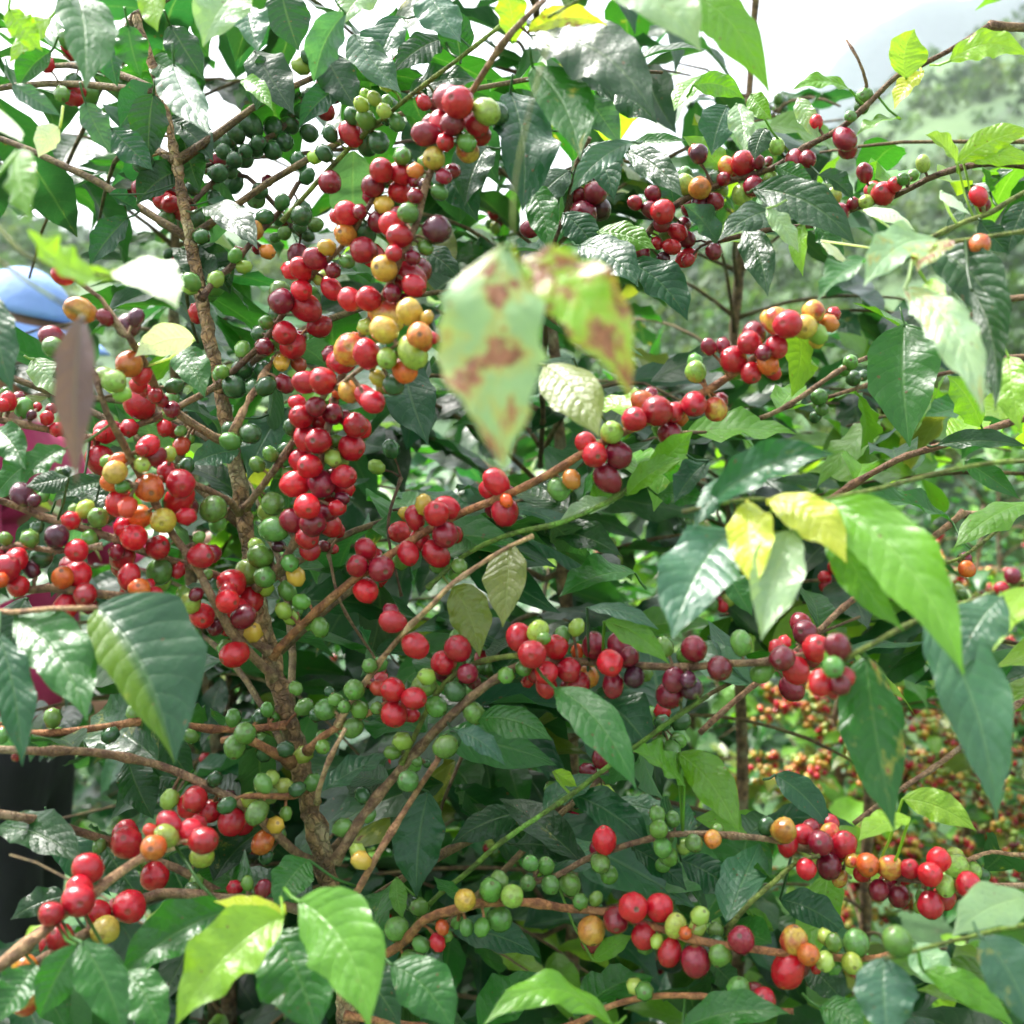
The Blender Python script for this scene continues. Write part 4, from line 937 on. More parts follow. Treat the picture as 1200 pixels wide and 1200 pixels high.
 ('b23', 120, 985, 170, 1060, 44, 'dark', .72, .70, 4, 0), ('b22', 180, 848, 230, 920, 44, 'dark', .74, .73, 4, 0), ('b23', 60, 963, 130, 1050, 44, 'teal', .70, .68, 4, 0), ('b25', 290, 1055, 230, 1110, 44, 'dark', .66, .64, 4, 0), ('b25', 40, 1130, 80, 1210, 44, 'mid', .55, .54, 4, 0),
]
# ------------------------------------------------------------------ terrain, hills
def ground_z(x, y):
    r = math.hypot(x, y)
    near = 0.06 * noise.noise(Vector((x * .5, y * .5, 0))) if r < 60 else 0
    if y <= 0:
        return near - 0.02 * r * (1 if r < 40 else 40 / r)
    az = math.degrees(math.atan2(x, y))
    # ridge line of the opposite slope, read from the photo as a pixel row per azimuth
    ridge_px = float(np.interp(az, [-60, -25, -8, 6, 13, 18, 20, 25, 40, 70], [330, 300, 292, 266, 225, 160, 122, 92, 80, 200]))
    RD = 140.0
    h = 1.45 + (464.5 - ridge_px) / F * RD
    t = min(1.0, max(0.0, (r - 7.0) / (RD - 7.0)))
    s = t * t * (3 - 2 * t) * .35 + t * .65
    z = near + h * s - 1.5 * math.exp(-((r - 9) / 4.0) ** 2)
    if r > RD:
        z = h * math.exp(-((r - RD) / 160.0) ** 2)
    z += min(1, r / 60) * (2.4 * noise.noise(Vector((x * .03, y * .03, 2))) + 1.0 * noise.noise(Vector((x * .09, y * .09, 5))))
    return z

radii = [0.0] + [0.6 * 1.085 ** i for i in range(85)]
radii = [r for r in radii if r < 430] + [430]
NA = 200
V, Q = [], []
for r in radii:
    for k in range(NA):
        a = 6.28318 * k / NA
        x, y = r * math.sin(a), r * math.cos(a)
        V.append((x, y, ground_z(x, y)))
for i in range(len(radii) - 1):
    for k in range(NA):
        k2 = (k + 1) % NA
        Q.append((i * NA + k, (i + 1) * NA + k, (i + 1) * NA + k2, i * NA + k2))
ground_ob = link('ground', mesh_np('ground', V, np.array(Q, dtype=np.int32)), mat=M_GROUND)
tag(ground_ob, 'green hillside sloping up behind the coffee plants', kind='structure')

# the far blue mountain
V, Q = [], []
NX, NY = 90, 14
for j in range(NY + 1):
    v = j / NY
    for i in range(NX + 1):
        az = math.radians(-40 + 80 * i / NX)
        azd = math.degrees(az)
        ridge = float(np.interp(azd, [-40, 5, 12, 16, 18.5, 20, 23, 30, 40], [330, 300, 200, 95, 52, 38, 44, 60, 160]))
        rr = 370 + 40 * v
        h = (1.45 + (464.5 - ridge) / F * 405) * math.sin(v * 1.5708) ** .8
        h += v * 6 * noise.noise(Vector((i * .35, j * .5, 3))) + v * 3 * noise.noise(Vector((i * .9, j, 8)))
        V.append((rr * math.sin(az), rr * math.cos(az), h - 3 * (1 - v)))
for j in range(NY):
    for i in range(NX):
        a = j * (NX + 1) + i
        Q.append((a, a + 1, a + NX + 2, a + NX + 1))
mountain_ob = link('mountain', mesh_np('mountain', V, np.array(Q, dtype=np.int32)), mat=make_plain('mountain_forest', (.012, .028, .026), (.03, .05, .042), .05, .95, .6, 3.0))
tag(mountain_ob, 'distant blue mountain behind the hill', kind='structure')

# scrub on the hill: uncountable clumps of leaf-like faces
rg = random.Random(11)
V, Q, T = [], [], []
for n in range(2200):
    az = math.radians(rg.uniform(-28, 30))
    r = 10 + 135 * rg.random() ** 1.15
    x, y = r * math.sin(az), r * math.cos(az)
    z = ground_z(x, y)
    cl = noise.noise(Vector((x * .05, y * .05, 40)))
    if cl < rg.uniform(-.5, .35):
        continue
    if r > 112 or r > 70 and rg.random() < .55:
        continue
    s = rg.uniform(.5, 1.2) * (1 + .5 * max(0, cl)) * (1.0 if r > 30 else .6)
    if rg.random() < .05 and r > 60:
        s *= 2.0
    dark = rg.uniform(.6, 1.25)
    bc = rg.choice([(.04, .095, .03), (.05, .115, .032), (.065, .13, .035), (.032, .075, .028), (.08, .13, .04)])
    nl = 46 if r > 40 else 90
    fs = s * (.30 if r > 40 else .2)
    for k in range(nl):
        a, e = rg.uniform(0, 6.28), math.asin(rg.uniform(-.1, 1))
        rr = s * rg.uniform(.55, 1.0) * (1 + .3 * math.sin(a * 3 + n))
        c = Vector((x + rr * math.cos(a) * math.cos(e), y + rr * math.sin(a) * math.cos(e), z + rr * math.sin(e) * 1.05 + .1 * s))
        nn = Vector((rg.gauss(0, 1), rg.gauss(0, 1), rg.gauss(.6, 1))).normalized()
        t1 = nn.orthogonal().normalized()
        t2 = nn.cross(t1)
        o = len(V)
        f = fs * rg.uniform(.6, 1.3)
        V += [c + t1 * f, c + t2 * f * .6, c - t1 * f, c - t2 * f * .6]
        Q.append((o, o + 1, o + 2, o + 3))
        kk = dark * rg.uniform(.75, 1.25)
        T += [(bc[0] * kk, bc[1] * kk, bc[2] * kk, 1)] * 4
o = link('hillside_scrub', mesh_np('hillside_scrub', [tuple(v) for v in V], np.array(Q, dtype=np.int32), tint=np.array(T, dtype=np.float32), smooth=False), mat=M_BUSH)
tag(o, 'low green scrub covering the far hillside', 'scrub', kind='stuff')

# ------------------------------------------------------------------ the measured coffee plants
rg = random.Random(21)
def gbase(x, y):
    return Vector((x, y, ground_z(x, y)))

A_base = P(420, 1330, .66)
A_base = Vector((A_base.x + .02, A_base.y + .01, ground_z(A_base.x, A_base.y)))
plants = {
 'A': Plant('coffee_plant', 'coffee plant with a bare leaning brown trunk, its branches crowded with red and green cherries', A_base),
 'B': Plant('coffee_plant', 'coffee plant reaching in from the right edge with large glossy hanging leaves', gbase(.66, .82)),
 'C': Plant('coffee_plant', 'dark leafy coffee plant right behind the bare brown trunk', gbase(.06, 1.28)),
 'E': Plant('coffee_plant', 'coffee plant leaning in at the left edge, its pale and lime leaves nearest the camera', gbase(-.46, .46)),
}
B_top = Vector((.60, .80, 1.98))
C_top = Vector((.02, 1.22, 1.98))
E_top = Vector((-.44, .48, 1.92))
HB = {}          # key -> (plant key, branch index, px polyline, depths)
for key, (pk, px, w0, w1, d0, d1, cc) in BR.items():
    if pk == 'D':
        pk = 'B'
    pl = plants[pk]
    ln = [0.0]
    for i in range(len(px) - 1):
        ln.append(ln[-1] + math.hypot(px[i + 1][0] - px[i][0], px[i + 1][1] - px[i][1]))
    dd = [d0 + (d1 - d0) * (l / ln[-1]) for l in ln]
    wob = [0.012 * math.sin(l * .02 + len(px)) if key != 'trunk' and 0 < i < len(px) - 1 else 0 for i, l in enumerate(ln)]
    dd = [a + b for a, b in zip(dd, wob)]
    pts = [P(x, y, d) for (x, y), d in zip(px, dd)]
    r0, r1 = w0 * .5 / F * d0, w1 * .5 / F * d1
    if key == 'trunk':
        pts = pts + [Vector((A_base.x, A_base.y, pts[-1].z * .5)), Vector((A_base.x, A_base.y, A_base.z - .05))]
        bi = pl.branch(pts, r0, r1 * 1.05, 'trunk', M_TRUNK, cc, sides=16, step=.004, rough=.42, node=.055, swell=.22)
        HB[key] = ('A', bi, px, dd)
        continue
    if pk == 'B' and px[0][0] > 640 and key not in ('c5', 'b19', 'd2', 'd3', 'd4', 'c2', 'c3'):
        t = min(.97, max(.2, (pts[0].z + .04) / 1.98))
        if BR[key][0] == 'D':
            t = .97
        pts = [gbase(.66, .82).lerp(B_top, t), pts[0].lerp(gbase(.66, .82).lerp(B_top, t), .5) + Vector((0, 0, .03))] + pts
    elif pk == 'E':
        t = min(.97, max(.2, (pts[0].z - .03) / 1.92))
        pts = [gbase(-.46, .46).lerp(E_top, t)] + pts
    elif pk == 'C' and key == 'c4':
        pts = [C_top.lerp(gbase(.06, 1.28), .3)] + pts
    elif key in ('b9b', 'b9c'):
        pts = pts + [C_top.lerp(gbase(.06, 1.28), .12)]
        pts = pts[::-1]
        r0, r1 = r1, r0
    bi = pl.branch(pts, r0, r1, 'branch', M_BARK, cc, sides=9, step=.007, rough=.16, node=.045, swell=.42)
    HB[key] = (pk, bi, px, dd)
# limbs carrying the measured twigs of the right-hand plant that would otherwise start in the air
for key in ('d2', 'd3', 'd4', 'c2', 'c3'):
    pl = plants['B']
    p0 = pl.br[HB[key][1]]['pts'][0]
    t = min(.97, max(.2, (p0.z - .05) / 1.98))
    q0 = gbase(.66, .82).lerp(B_top, t)
    pl.branch([q0, q0.lerp(p0, .5) + Vector((0, 0, .03)), p0], .0035, .0028)
plants['B'].branch([gbase(.66, .82) - Vector((0, 0, .03)), gbase(.66, .82).lerp(B_top, .3) + Vector((.02, 0, 0)), gbase(.66, .82).lerp(B_top, .65) + Vector((-.015, .01, 0)), B_top], .013, .004, 'trunk', M_TRUNK, step=.03)
plants['C'].branch([gbase(.06, 1.28) - Vector((0, 0, .03)), gbase(.06, 1.28).lerp(C_top, .5) + Vector((.03, 0, 0)), C_top], .014, .004, 'trunk', M_TRUNK, step=.03)
plants['E'].branch([gbase(-.46, .46) - Vector((0, 0, .03)), gbase(-.46, .46).lerp(E_top, .5) + Vector((-.02, 0, 0)), E_top], .012, .004, 'trunk', M_TRUNK, step=.03)

SEGS = []        # pixel segments of the measured branches
for key, (pk, bi, px, dd) in HB.items():
    for i in range(len(px) - 1):
        SEGS.append((key, pk, bi, px[i], px[i + 1], dd[i], dd[i + 1]))

def nearest(x, y, only=None, far_ok=True, pks=None):
    best = (1e9,)
    for key, pk, bi, a, b, da, db in SEGS:
        if only and key != only:
            continue
        if pks and pk not in pks:
            continue
        if key[0] in 'fg' and not only:
            continue
        vx, vy = b[0] - a[0], b[1] - a[1]
        t = max(0, min(1, ((x - a[0]) * vx + (y - a[1]) * vy) / max(1e-6, vx * vx + vy * vy)))
        qx, qy = a[0] + vx * t, a[1] + vy * t
        d = math.hypot(x - qx, y - qy)
        if key == 'trunk':
            d += 22
        if d < best[0]:
            best = (d, key, pk, bi, qx, qy, da + (db - da) * t)
    return best

# cherries: put each beside the twig that carries it, then push overlapping ones apart along the view
ORG = {1: (0, 0), 2: (400, 0), 3: (800, 0), 4: (0, 400), 5: (400, 400), 6: (800, 400), 7: (0 + 400, 800), 8: (0, 800), 9: (800, 800)}
fr = []
for tile, txt in CH.items():
    ox, oy = ORG[tile]
    for item in txt.split(','):
        a = item.split()
        x, y, r, k = ox + float(a[0]) / 3, oy + float(a[1]) / 3, float(a[2]) / 3 * 1.08, a[3]
        if any(math.hypot(x - f['x'], y - f['y']) < 5 for f in fr):
            continue
        nb = nearest(x, y)
        if nb[0] > 24:
            kk = (24 + (nb[0] - 24) * .45) / nb[0]
            x, y = nb[4] + (x - nb[4]) * kk, nb[5] + (y - nb[5]) * kk
            nb = (math.hypot(x - nb[4], y - nb[5]),) + nb[1:]
        d = nb[6]
        need = (r * .8 + 4)
        off = math.sqrt(max(0.0, need * need - min(nb[0], need) ** 2))
        front = -1.0 if k not in 'gP' else 1.0
        fr.append(dict(x=x, y=y, r=r, k=k, nb=nb, d=d + front * off / F * d * rg.uniform(.8, 1.1) + rg.uniform(-.004, .004)))
for it in range(60):
    for i in range(len(fr)):
        a = fr[i]
        for j in range(i):
            b = fr[j]
            dx, dy = a['x'] - b['x'], a['y'] - b['y']
            if abs(dx) > 40 or abs(dy) > 40:
                continue
            px2 = math.hypot(dx, dy)
            dm = (a['d'] + b['d']) * .5
            m = F / dm
            need = (a['r'] + b['r']) * .97
            dz = (a['d'] - b['d']) * m
            tot = math.sqrt(px2 * px2 + dz * dz)
            if tot < need:
                want = math.sqrt(max(0.0, need * need - px2 * px2))
                mv = (want - abs(dz)) * .5 / m * .6
                # bright ripe fruit tends to lie in front
                sg = 1 if dz > 0 else -1 if dz < 0 else (1 if a['k'] in 'gPGD' else -1)
                a['d'] += sg * mv
                b['d'] -= sg * mv
for f in fr:
    dist, key, pk, bi, qx, qy, bd = f['nb']
    pl = plants[pk]
    p = P(f['x'], f['y'], f['d'])
    q = P(qx, qy, bd)
    ax = (p - q)
    ln = ax.length
    ax = ax.normalized() if ln > 1e-4 else -FWD
    ax = (ax + Vector((rg.uniform(-.35, .35), rg.uniform(-.5, .1), rg.uniform(-.45, .2)))).normalized()
    rw = f['r'] / F * f['d']
    pl.cherries.append(dict(p=p, r=rw, col=jitter(CC[f['k']], rg, .2, .2), b=bi, ax=ax))
    if ln > rw * 1.1:
        pl.br[bi]['extra'].append((q, p - ax * rw * .95, .0011 if ln < .03 else .0016))

# more small fruit tucked in behind the measured ones
for f in list(fr):
    if rg.random() < .55 and f['nb'][0] < 26:
        a = rg.uniform(0, 6.28)
        k = rg.choice('RDDG') if f['k'] in 'RDPOUK' else rg.choice('GgL')
        fr.append(dict(x=f['x'] + math.cos(a) * 12, y=f['y'] + math.sin(a) * 12, r=f['r'] * rg.uniform(.75, .95), k=k, nb=f['nb'], d=f['d'] + rg.uniform(.012, .02), extra=True))
for f in [q for q in fr if q.get('extra')]:
    dist, key, pk, bi, qx, qy, bd = f['nb']
    p, q = P(f['x'], f['y'], f['d']), P(qx, qy, bd)
    rw = f['r'] / F * f['d']
    if any((p - c['p']).length < (rw + c['r']) * .9 for c in plants[pk].cherries):
        continue
    ax = (p - q).normalized()
    plants[pk].cherries.append(dict(p=p, r=rw, col=jitter(CC[f['k']], rg, .2, .2), b=bi, ax=ax))
    plants[pk].br[bi]['extra'].append((q, p - ax * rw * .95, .0011))

# leaves
for li, l in enumerate(LV):
    key, bx, by, tx, ty, w, cn, db, dt, bow, roll = l[:11]
    key = key.split(':')[-1]
    spot = l[11] if len(l) > 11 else 0.0
    label = l[12] if len(l) > 12 else None
    folded = bool(label) and 'folded' in label
    pk, bi, _, _ = HB[key]
    pl = plants[pk]
    a, c = P(bx, by, db), P(tx, ty, dt)
    ax = c - a
    L = ax.length
    mid = (a + c) * .5
    tocam = (CAM - mid).normalized()
    side = ax.cross(tocam).normalized()
    bm = P((bx + tx) / 2, (by + ty) / 2, (db + dt) / 2)
    dmid = (db + dt) / 2
    ctrl = mid + side * (bow / F * dmid * 1.6) + (tocam * .55 + Vector((0, 0, .8))) * L * rg.uniform(.05, .16)
    nrm = (tocam * .8 + Vector((0, 0, .55)) + Vector((rg.uniform(-.2, .2), 0, 0))).normalized()
    axn = ax.normalized()
    nrm = (nrm - axn * nrm.dot(axn)).normalized()
    nrm = Matrix.Rotation(R(roll + rg.uniform(-8, 8)), 3, axn) @ nrm
    nb = nearest(bx, by, only=key)
    att = P(nb[4], nb[5], nb[6])
    if (att - a).length > .035:
        for kk, (pk2, bi2, px2, dd2) in HB.items():
            if pk2 == pk:
                n2 = nearest(bx, by, only=kk)
                q2 = P(n2[4], n2[5], n2[6])
                if (q2 - a).length < (att - a).length:
                    att, bi = q2, bi2
    if (att - a).length > (.035 if key in ('g3', 'f2', 'g4', 'e5', 'e3') else .055):
        att = a + ((att - a).normalized() - ax.normalized() * .6).normalized() * .012
    hw = w * .5 / F * dmid * 1.08
    geo = leaf_geo(a, ctrl, c, nrm, hw, 22, 4, R(3 if cn == 'glare_white' else rg.uniform(8, 22)), .05 if cn == 'glare_white' or folded else rg.uniform(.07, .20), li, rg.uniform(-.30, .10), att, -.24 if folded else rg.uniform(-.12, .12), .32 if spot > .4 else .07)
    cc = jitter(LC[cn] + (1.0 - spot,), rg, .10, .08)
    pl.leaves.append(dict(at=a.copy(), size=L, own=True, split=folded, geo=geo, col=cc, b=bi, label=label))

# green fruit crowded on the inner twigs
rk = random.Random(64)
for key, npx in (('b9', 13), ('b9b', 12), ('b9c', 12), ('b11b', 16), ('b7', 16), ('b26', 18), ('b28', 18), ('b22', 34), ('b8', 18), ('b27', 18), ('b1', 24), ('b14', 40)):
    pk, bi, px, dd = HB[key]
    for i in range(len(px) - 1):
        seg = math.hypot(px[i + 1][0] - px[i][0], px[i + 1][1] - px[i][1])
        for s in range(max(1, int(seg / npx))):
            t = rk.random()
            x, y, d = [u + (v - u) * t for u, v in zip((px[i][0], px[i][1], dd[i]), (px[i + 1][0], px[i + 1][1], dd[i + 1]))]
            q = P(x, y, d)
            for _ in range(rk.randint(1, 3)):
                rw = rk.uniform(.0048, .0066)
                ax = Vector((rk.gauss(0, 1), rk.gauss(.3, 1), rk.gauss(0, 1))).normalized()
                p = q + ax * (rw + rk.uniform(.003, .006))
                if any((p - c['p']).length < (rw + c['r']) * .92 for c in plants[pk].cherries):
                    continue
                plants[pk].cherries.append(dict(p=p, r=rw, col=jitter(CC[rk.choice('gGGgGL' if y > 300 else 'gggGgD')], rk, .2, .15), b=bi, ax=ax))
                plants[pk].br[bi]['extra'].append((q, p - ax * rw * .9, .0010))

# small leaves at the nodes of the fruiting branches, behind the fruit
rl = random.Random(63)
TRX, TRY = [q[0] for q in BR['trunk'][1]], [q[1] for q in BR['trunk'][1]]
for key, (pk, bi, px, dd) in HB.items():
    if key in ('trunk', 'c5', 'b13', 'b15') or key[0] in 'efg':
        continue
    for i in range(len(px) - 1):
        seg = math.hypot(px[i + 1][0] - px[i][0], px[i + 1][1] - px[i][1])
        for s in range(max(1, int(seg / 34))):
            if rl.random() < .30:
                continue
            t = rl.random()
            x, y, d = [u + (v - u) * t for u, v in zip((px[i][0], px[i][1], dd[i]), (px[i + 1][0], px[i + 1][1], dd[i + 1]))]
            c = P(x, y, d)
            ll = rl.uniform(.035, .085)
            yv = (FWD * rl.uniform(.5, 1.3) + RIGHT * rl.uniform(-1, 1) + Vector((0, 0, rl.uniform(-1.1, .6)))).normalized()
            zv = (Vector((0, 0, 1)) - FWD * .6 + Vector((rl.uniform(-.8, .8), 0, 0))).normalized()
            tests = [c + yv * ll * u for u in (.25, .5, .75, 1)]
            if blocked((c + yv * ll, c + yv * ll * .5)):
                continue
            bad = False
            for tp in tests:
                tq = proj(tp)
                if abs(tq[0] - float(np.interp(tq[1], TRY, TRX))) < 34 and tq[1] > 150 and tq[2] < .72:
                    bad = True
                for f in fr:
                    if abs(f['x'] - tq[0]) < 17 and abs(f['y'] - tq[1]) < 17 and f['d'] > tq[2]:
                        bad = True
            if bad:
                continue
            M = Matrix.Translation(c + FWD * .008) @ basis(yv, zv).to_4x4() @ Matrix.Scale(ll, 4)
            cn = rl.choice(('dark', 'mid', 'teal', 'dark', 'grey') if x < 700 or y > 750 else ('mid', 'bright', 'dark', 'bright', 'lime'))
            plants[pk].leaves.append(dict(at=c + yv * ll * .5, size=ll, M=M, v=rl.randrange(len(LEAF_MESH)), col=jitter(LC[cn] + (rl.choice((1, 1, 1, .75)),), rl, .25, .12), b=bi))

# further laterals that fill the plants behind what was measured
A = plants['A']
tr = A.br[HB['trunk'][1]]['pts']
for i, p in enumerate(tr[:-3]):
    for s in range(2 if p.z > 1.45 else 1):
        az = R(rg.uniform(10, 170))
        grow_lateral(A, p, Vector((math.cos(az), math.sin(az), 0)), rg.uniform(.28, .5), R(rg.uniform(5, 40)), R(rg.uniform(20, 60)), rg,
                     dmin=.755, first=.2, fruit=.22, fruit_cols='GGgLRD', leaf_len=.115)
rgB = random.Random(31)
b0 = gbase(.66, .82)
for i in range(24):
    t = .25 + .74 * i / 24
    for s in range(2):
        az = R(rgB.uniform(60, 215))
        grow_lateral(plants['B'], b0.lerp(B_top, t), Vector((math.cos(az), math.sin(az), 0)), rgB.uniform(.35, .62), R(rgB.uniform(0, 35)), R(rgB.uniform(20, 60)), rgB,
                     dmin=.78, first=.12, leaf_prob=.97, step=.038, fruit=.10, fruit_cols='GGLRD', leaf_len=.115, cols=('mid', 'bright', 'dark', 'bright', 'teal', 'lime'))
c0 = gbase(.06, 1.28)
grow_bush(plants['C'], c0, C_top, random.Random(41), 36, .55, dmin=.82, fruit=.16, fruit_cols='GGgLR', leaf_len=.125, trunk=False, cols=('dark', 'dark', 'teal', 'mid'))
e0 = gbase(-.46, .46)
rgE = random.Random(51)
for i in range(10):
    az = R(rgE.uniform(100, 260))
    grow_lateral(plants['E'], e0.lerp(E_top, .3 + .68 * i / 10), Vector((math.cos(az), math.sin(az), 0)), .4, R(25), R(50), rgE, dmin=.7, fruit=.2)

# coffee plants further down the slope
GR = 'coffee plants on the slope'
BACK = [
 # x, y, height, nodes, length, leaf, colours, fruit, fruit colours, label
 (-.36, 1.34, 2.02, 30, .46, .12, ('dark', 'teal', 'mid'), .10, 'GgR', 'tall dark coffee plant behind the upper left cherries'),
 (.52, 1.55, 1.50, 27, .52, .12, ('mid', 'lime', 'bright'), .12, 'GLRD', 'leafy mid green coffee plant below the small brown twigs on the right'),
 (.74, 2.30, 1.18, 28, .50, .085, ('bright', 'mid', 'olive'), .98, 'RYYLULLYRR', 'low coffee plant crowded with tiny red and yellow cherries, seen beneath the hanging leaves'),
 (-.05, 2.20, 1.75, 24, .60, .12, ('dark', 'mid', 'teal'), .10, 'GgR', 'shaded coffee plant deep behind the long upper cherry branch'),
 (1.06, 2.50, 1.30, 26, .50, .085, ('bright', 'mid', 'olive'), .98, 'RYLGYLRDU', 'low coffee plant with tiny fruit, showing right of the hanging leaves'),
 (-.74, 1.30, 2.15, 26, .42, .12, ('dark', 'dark', 'teal', 'mid'), .25, 'ggG', 'tall dark coffee plant whose crown fills the upper left corner'),
 (.30, 1.48, 2.12, 26, .48, .12, ('dark', 'dark', 'teal', 'mid'), .20, 'ggGD', 'tall dark coffee plant behind the pale blotched leaf at upper centre'),
 (1.22, 2.05, 1.42, 27, .55, .11, ('bright', 'lime', 'mid'), .25, 'RDGL', 'bright green coffee plant at the right edge behind the hanging leaves'),
 (.55, 3.10, 1.62, 27, .65, .13, ('mid', 'bright', 'dark'), .12, 'GR', 'coffee plant standing below the open view of the hillside'),
 (1.55, 3.40, 1.55, 22, .65, .13, ('bright', 'mid', 'mid'), .12, 'GR', 'bright coffee plant farther back at the right edge'),
 (-.60, 3.30, 1.70, 22, .65, .13, ('mid', 'bright', 'dark'), .10, 'GR', 'coffee plant far back behind the picker in the blue cap'),
 (-.85, 2.85, 1.40, 28, .60, .13, ('dark', 'dark', 'teal'), .05, 'Gg', 'low shaded coffee plant behind the legs of the person at left'),
 (-.40, 1.45, 1.28, 28, .42, .12, ('dark', 'dark', 'teal'), .06, 'Gg', 'low dark coffee plant behind the lower left cherries'),
 (.12, 1.75, 1.15, 24, .55, .12, ('dark', 'teal', 'mid'), .08, 'Gg', 'low dark coffee plant deep below the centre of the picture'),
]
for i, (x, y, h, nn, ln, ll, cols, fruit, fc, lab) in enumerate(BACK):
    r_ = random.Random(100 + i)
    b = gbase(x, y)
    pl = Plant('coffee_plant', lab, b, GR)
    small = 'tiny' in lab
    grow_bush(pl, b, b + Vector((r_.uniform(-.05, .05), r_.uniform(-.05, .05), h)), r_, nn, ln, leaf_len=ll, dmin=1.0, cols=cols, fruit=fruit,
              fruit_cols=fc, h0=.60 if h > 2.1 else .25, leaf_prob=.35 if small else .95, step=.034 if small else .046, nfruit=(7, 14) if small else (3, 9), rfruit=(.0062, .0078), gapset=GAPS_FAR if y > 2.55 else GAPS if small else None)
    pl.finish(hi=False)
    plants['k%d' % i] = pl
for k in 'ABCE':
    plants[k].finish()

# loose countable plants end here; a thick mass of more coffee beyond them
rg = random.Random(77)
V, Q, U, T = [], [], [], []
n = 0
for i in range(46):
    y = rg.uniform(4.3, 11)
    x = rg.uniform(-.55, .6) * y
    z0 = ground_z(x, y)
    h = rg.uniform(1.2, 1.7)
    for k in range(230):
        a, e = rg.uniform(0, 6.28), rg.uniform(-.3, 1.0)
        rr = .75 * rg.uniform(.5, 1) * (1 - .35 * max(0, e))
        c = Vector((x + rr * math.cos(a), y + rr * math.sin(a), z0 + h * .55 + e * h * .5))
        d = Vector((math.cos(a), math.sin(a), rg.uniform(-.9, .5))).normalized()
        up = Vector((rg.uniform(-.6, .6), rg.uniform(-.6, .6), 1)).normalized()
        M = np.array(Matrix.Translation(c) @ basis(d, up).to_4x4() @ Matrix.Scale(rg.uniform(.10, .16), 4))
        v, q, u = LEAF_PROTO[rg.randrange(12)]
        V.append(v @ M[:3, :3].T + M[:3, 3]); Q.append(q + n); U.append(u); n += len(v)
        T.append(np.tile(np.array(jitter(LC[rg.choice(('mid', 'mid', 'bright', 'dark'))] + (1,), rg, .25, .15), dtype=np.float32), (len(v), 1)))
o = link('coffee_thicket', mesh_np('coffee_thicket', np.concatenate(V), np.concatenate(Q), np.concatenate(U), np.concatenate(T)), mat=M_LEAF)
tag(o, 'mass of small green coffee leaves beyond the plants', 'coffee thicket', kind='stuff')
# ------------------------------------------------------------------ the picker behind the plants at the left edge
def skin_mesh(name, joints, edges, mat, parent, loc, levels=2, root=0):
    me = bpy.data.meshes.new(name)
    me.from_pydata([j[0] for j in joints], edges, [])
    o = link(name, me, parent, loc)
    md = o.modifiers.new('skin', 'SKIN')
    md.use_smooth_shade = True
    sv = me.skin_vertices[0].data
    for i, j in enumerate(joints):
        sv[i].radius = j[1] if isinstance(j[1], tuple) else (j[1], j[1])
        sv[i].use_root = (i == root)
    sb = o.modifiers.new('smooth', 'SUBSURF')
    sb.levels = levels
    sb.render_levels = levels
    me.materials.append(mat)
    return o

PX, PY = -1.005, 2.12
pb = gbase(PX, PY) + Vector((0, 0, .03))
person = link('person', None, loc=pb)
tag(person, 'person in a light blue cap and magenta shirt standing behind branches at left', 'person')
M_SKIN = make_plain('skin', (.22, .11, .065), (.27, .14, .085), 40, .5, .1)
M_SHIRT = make_cloth('magenta_shirt', (.36, .012, .085))
M_TROUS = make_cloth('dark_trousers', (.014, .013, .017))
M_CAP = make_cloth('blue_cap', (.20, .34, .68), .7)
M_HAIR = make_plain('dark_hair', (.012, .010, .010), (.025, .02, .018), 120, .5, .5)
# facing +X (towards the trunk) and a little towards the camera
J = [((0, 0, .93), (.13, .15)), ((.01, 0, 1.10), (.115, .145)), ((.02, 0, 1.28), (.12, .165)), ((.02, 0, 1.40), (.08, .12)), ((.03, 0, 1.47), .052), ((.045, 0, 1.54), .05),
     ((.0, -.09, .86), .095), ((.02, -.10, .48), .062), ((-.02, -.10, .10), .042), ((.10, -.11, .035), (.04, .035)),
     ((.0, .09, .86), .095), ((-.02, .10, .48), .062), ((-.06, .10, .10), .042), ((.06, .11, .035), (.04, .035)),
     ((.02, -.19, 1.36), .058), ((.08, -.25, 1.10), .043), ((.28, -.24, .96), .033), ((.36, -.23, .95), (.036, .02)),
     ((.02, .19, 1.36), .058), ((.16, .24, 1.14), .043), ((.38, .17, 1.20), .033), ((.46, .15, 1.22), (.036, .02))]
E = [(0, 1), (1, 2), (2, 3), (3, 4), (4, 5), (0, 6), (6, 7), (7, 8), (8, 9), (0, 10), (10, 11), (11, 12), (12, 13),
     (3, 14), (14, 15), (15, 16), (16, 17), (3, 18), (18, 19), (19, 20), (20, 21)]
for (w, hand, sgn) in ((17, Vector((.36, -.23, .95)), 1), (21, Vector((.46, .15, 1.22)), -1)):
    for k in range(5):
        if k == 4:
            b = hand + Vector((-.02, -.03 * -sgn, -.005))
            chain = [(b + Vector((.03, .018 * sgn, -.01)), .0095), (b + Vector((.055, .012 * sgn, -.03)), .008)]
        else:
            yo = (k - 1.5) * .017
            ln = (.040, .046, .043, .034)[k]
            b = hand + Vector((.035, yo, 0))
            chain = [(b, .0098), (b + Vector((ln, yo * .2, -.012)), .0088), (b + Vector((ln * 1.5, yo * .1, -.045)), .0078)]
        prev = w
        for (pt, rad) in chain:
            J.append((tuple(pt), rad))
            E.append((prev, len(J) - 1))
            prev = len(J) - 1
skin_mesh('body', J, E, M_SKIN, person, (0, 0, 0))

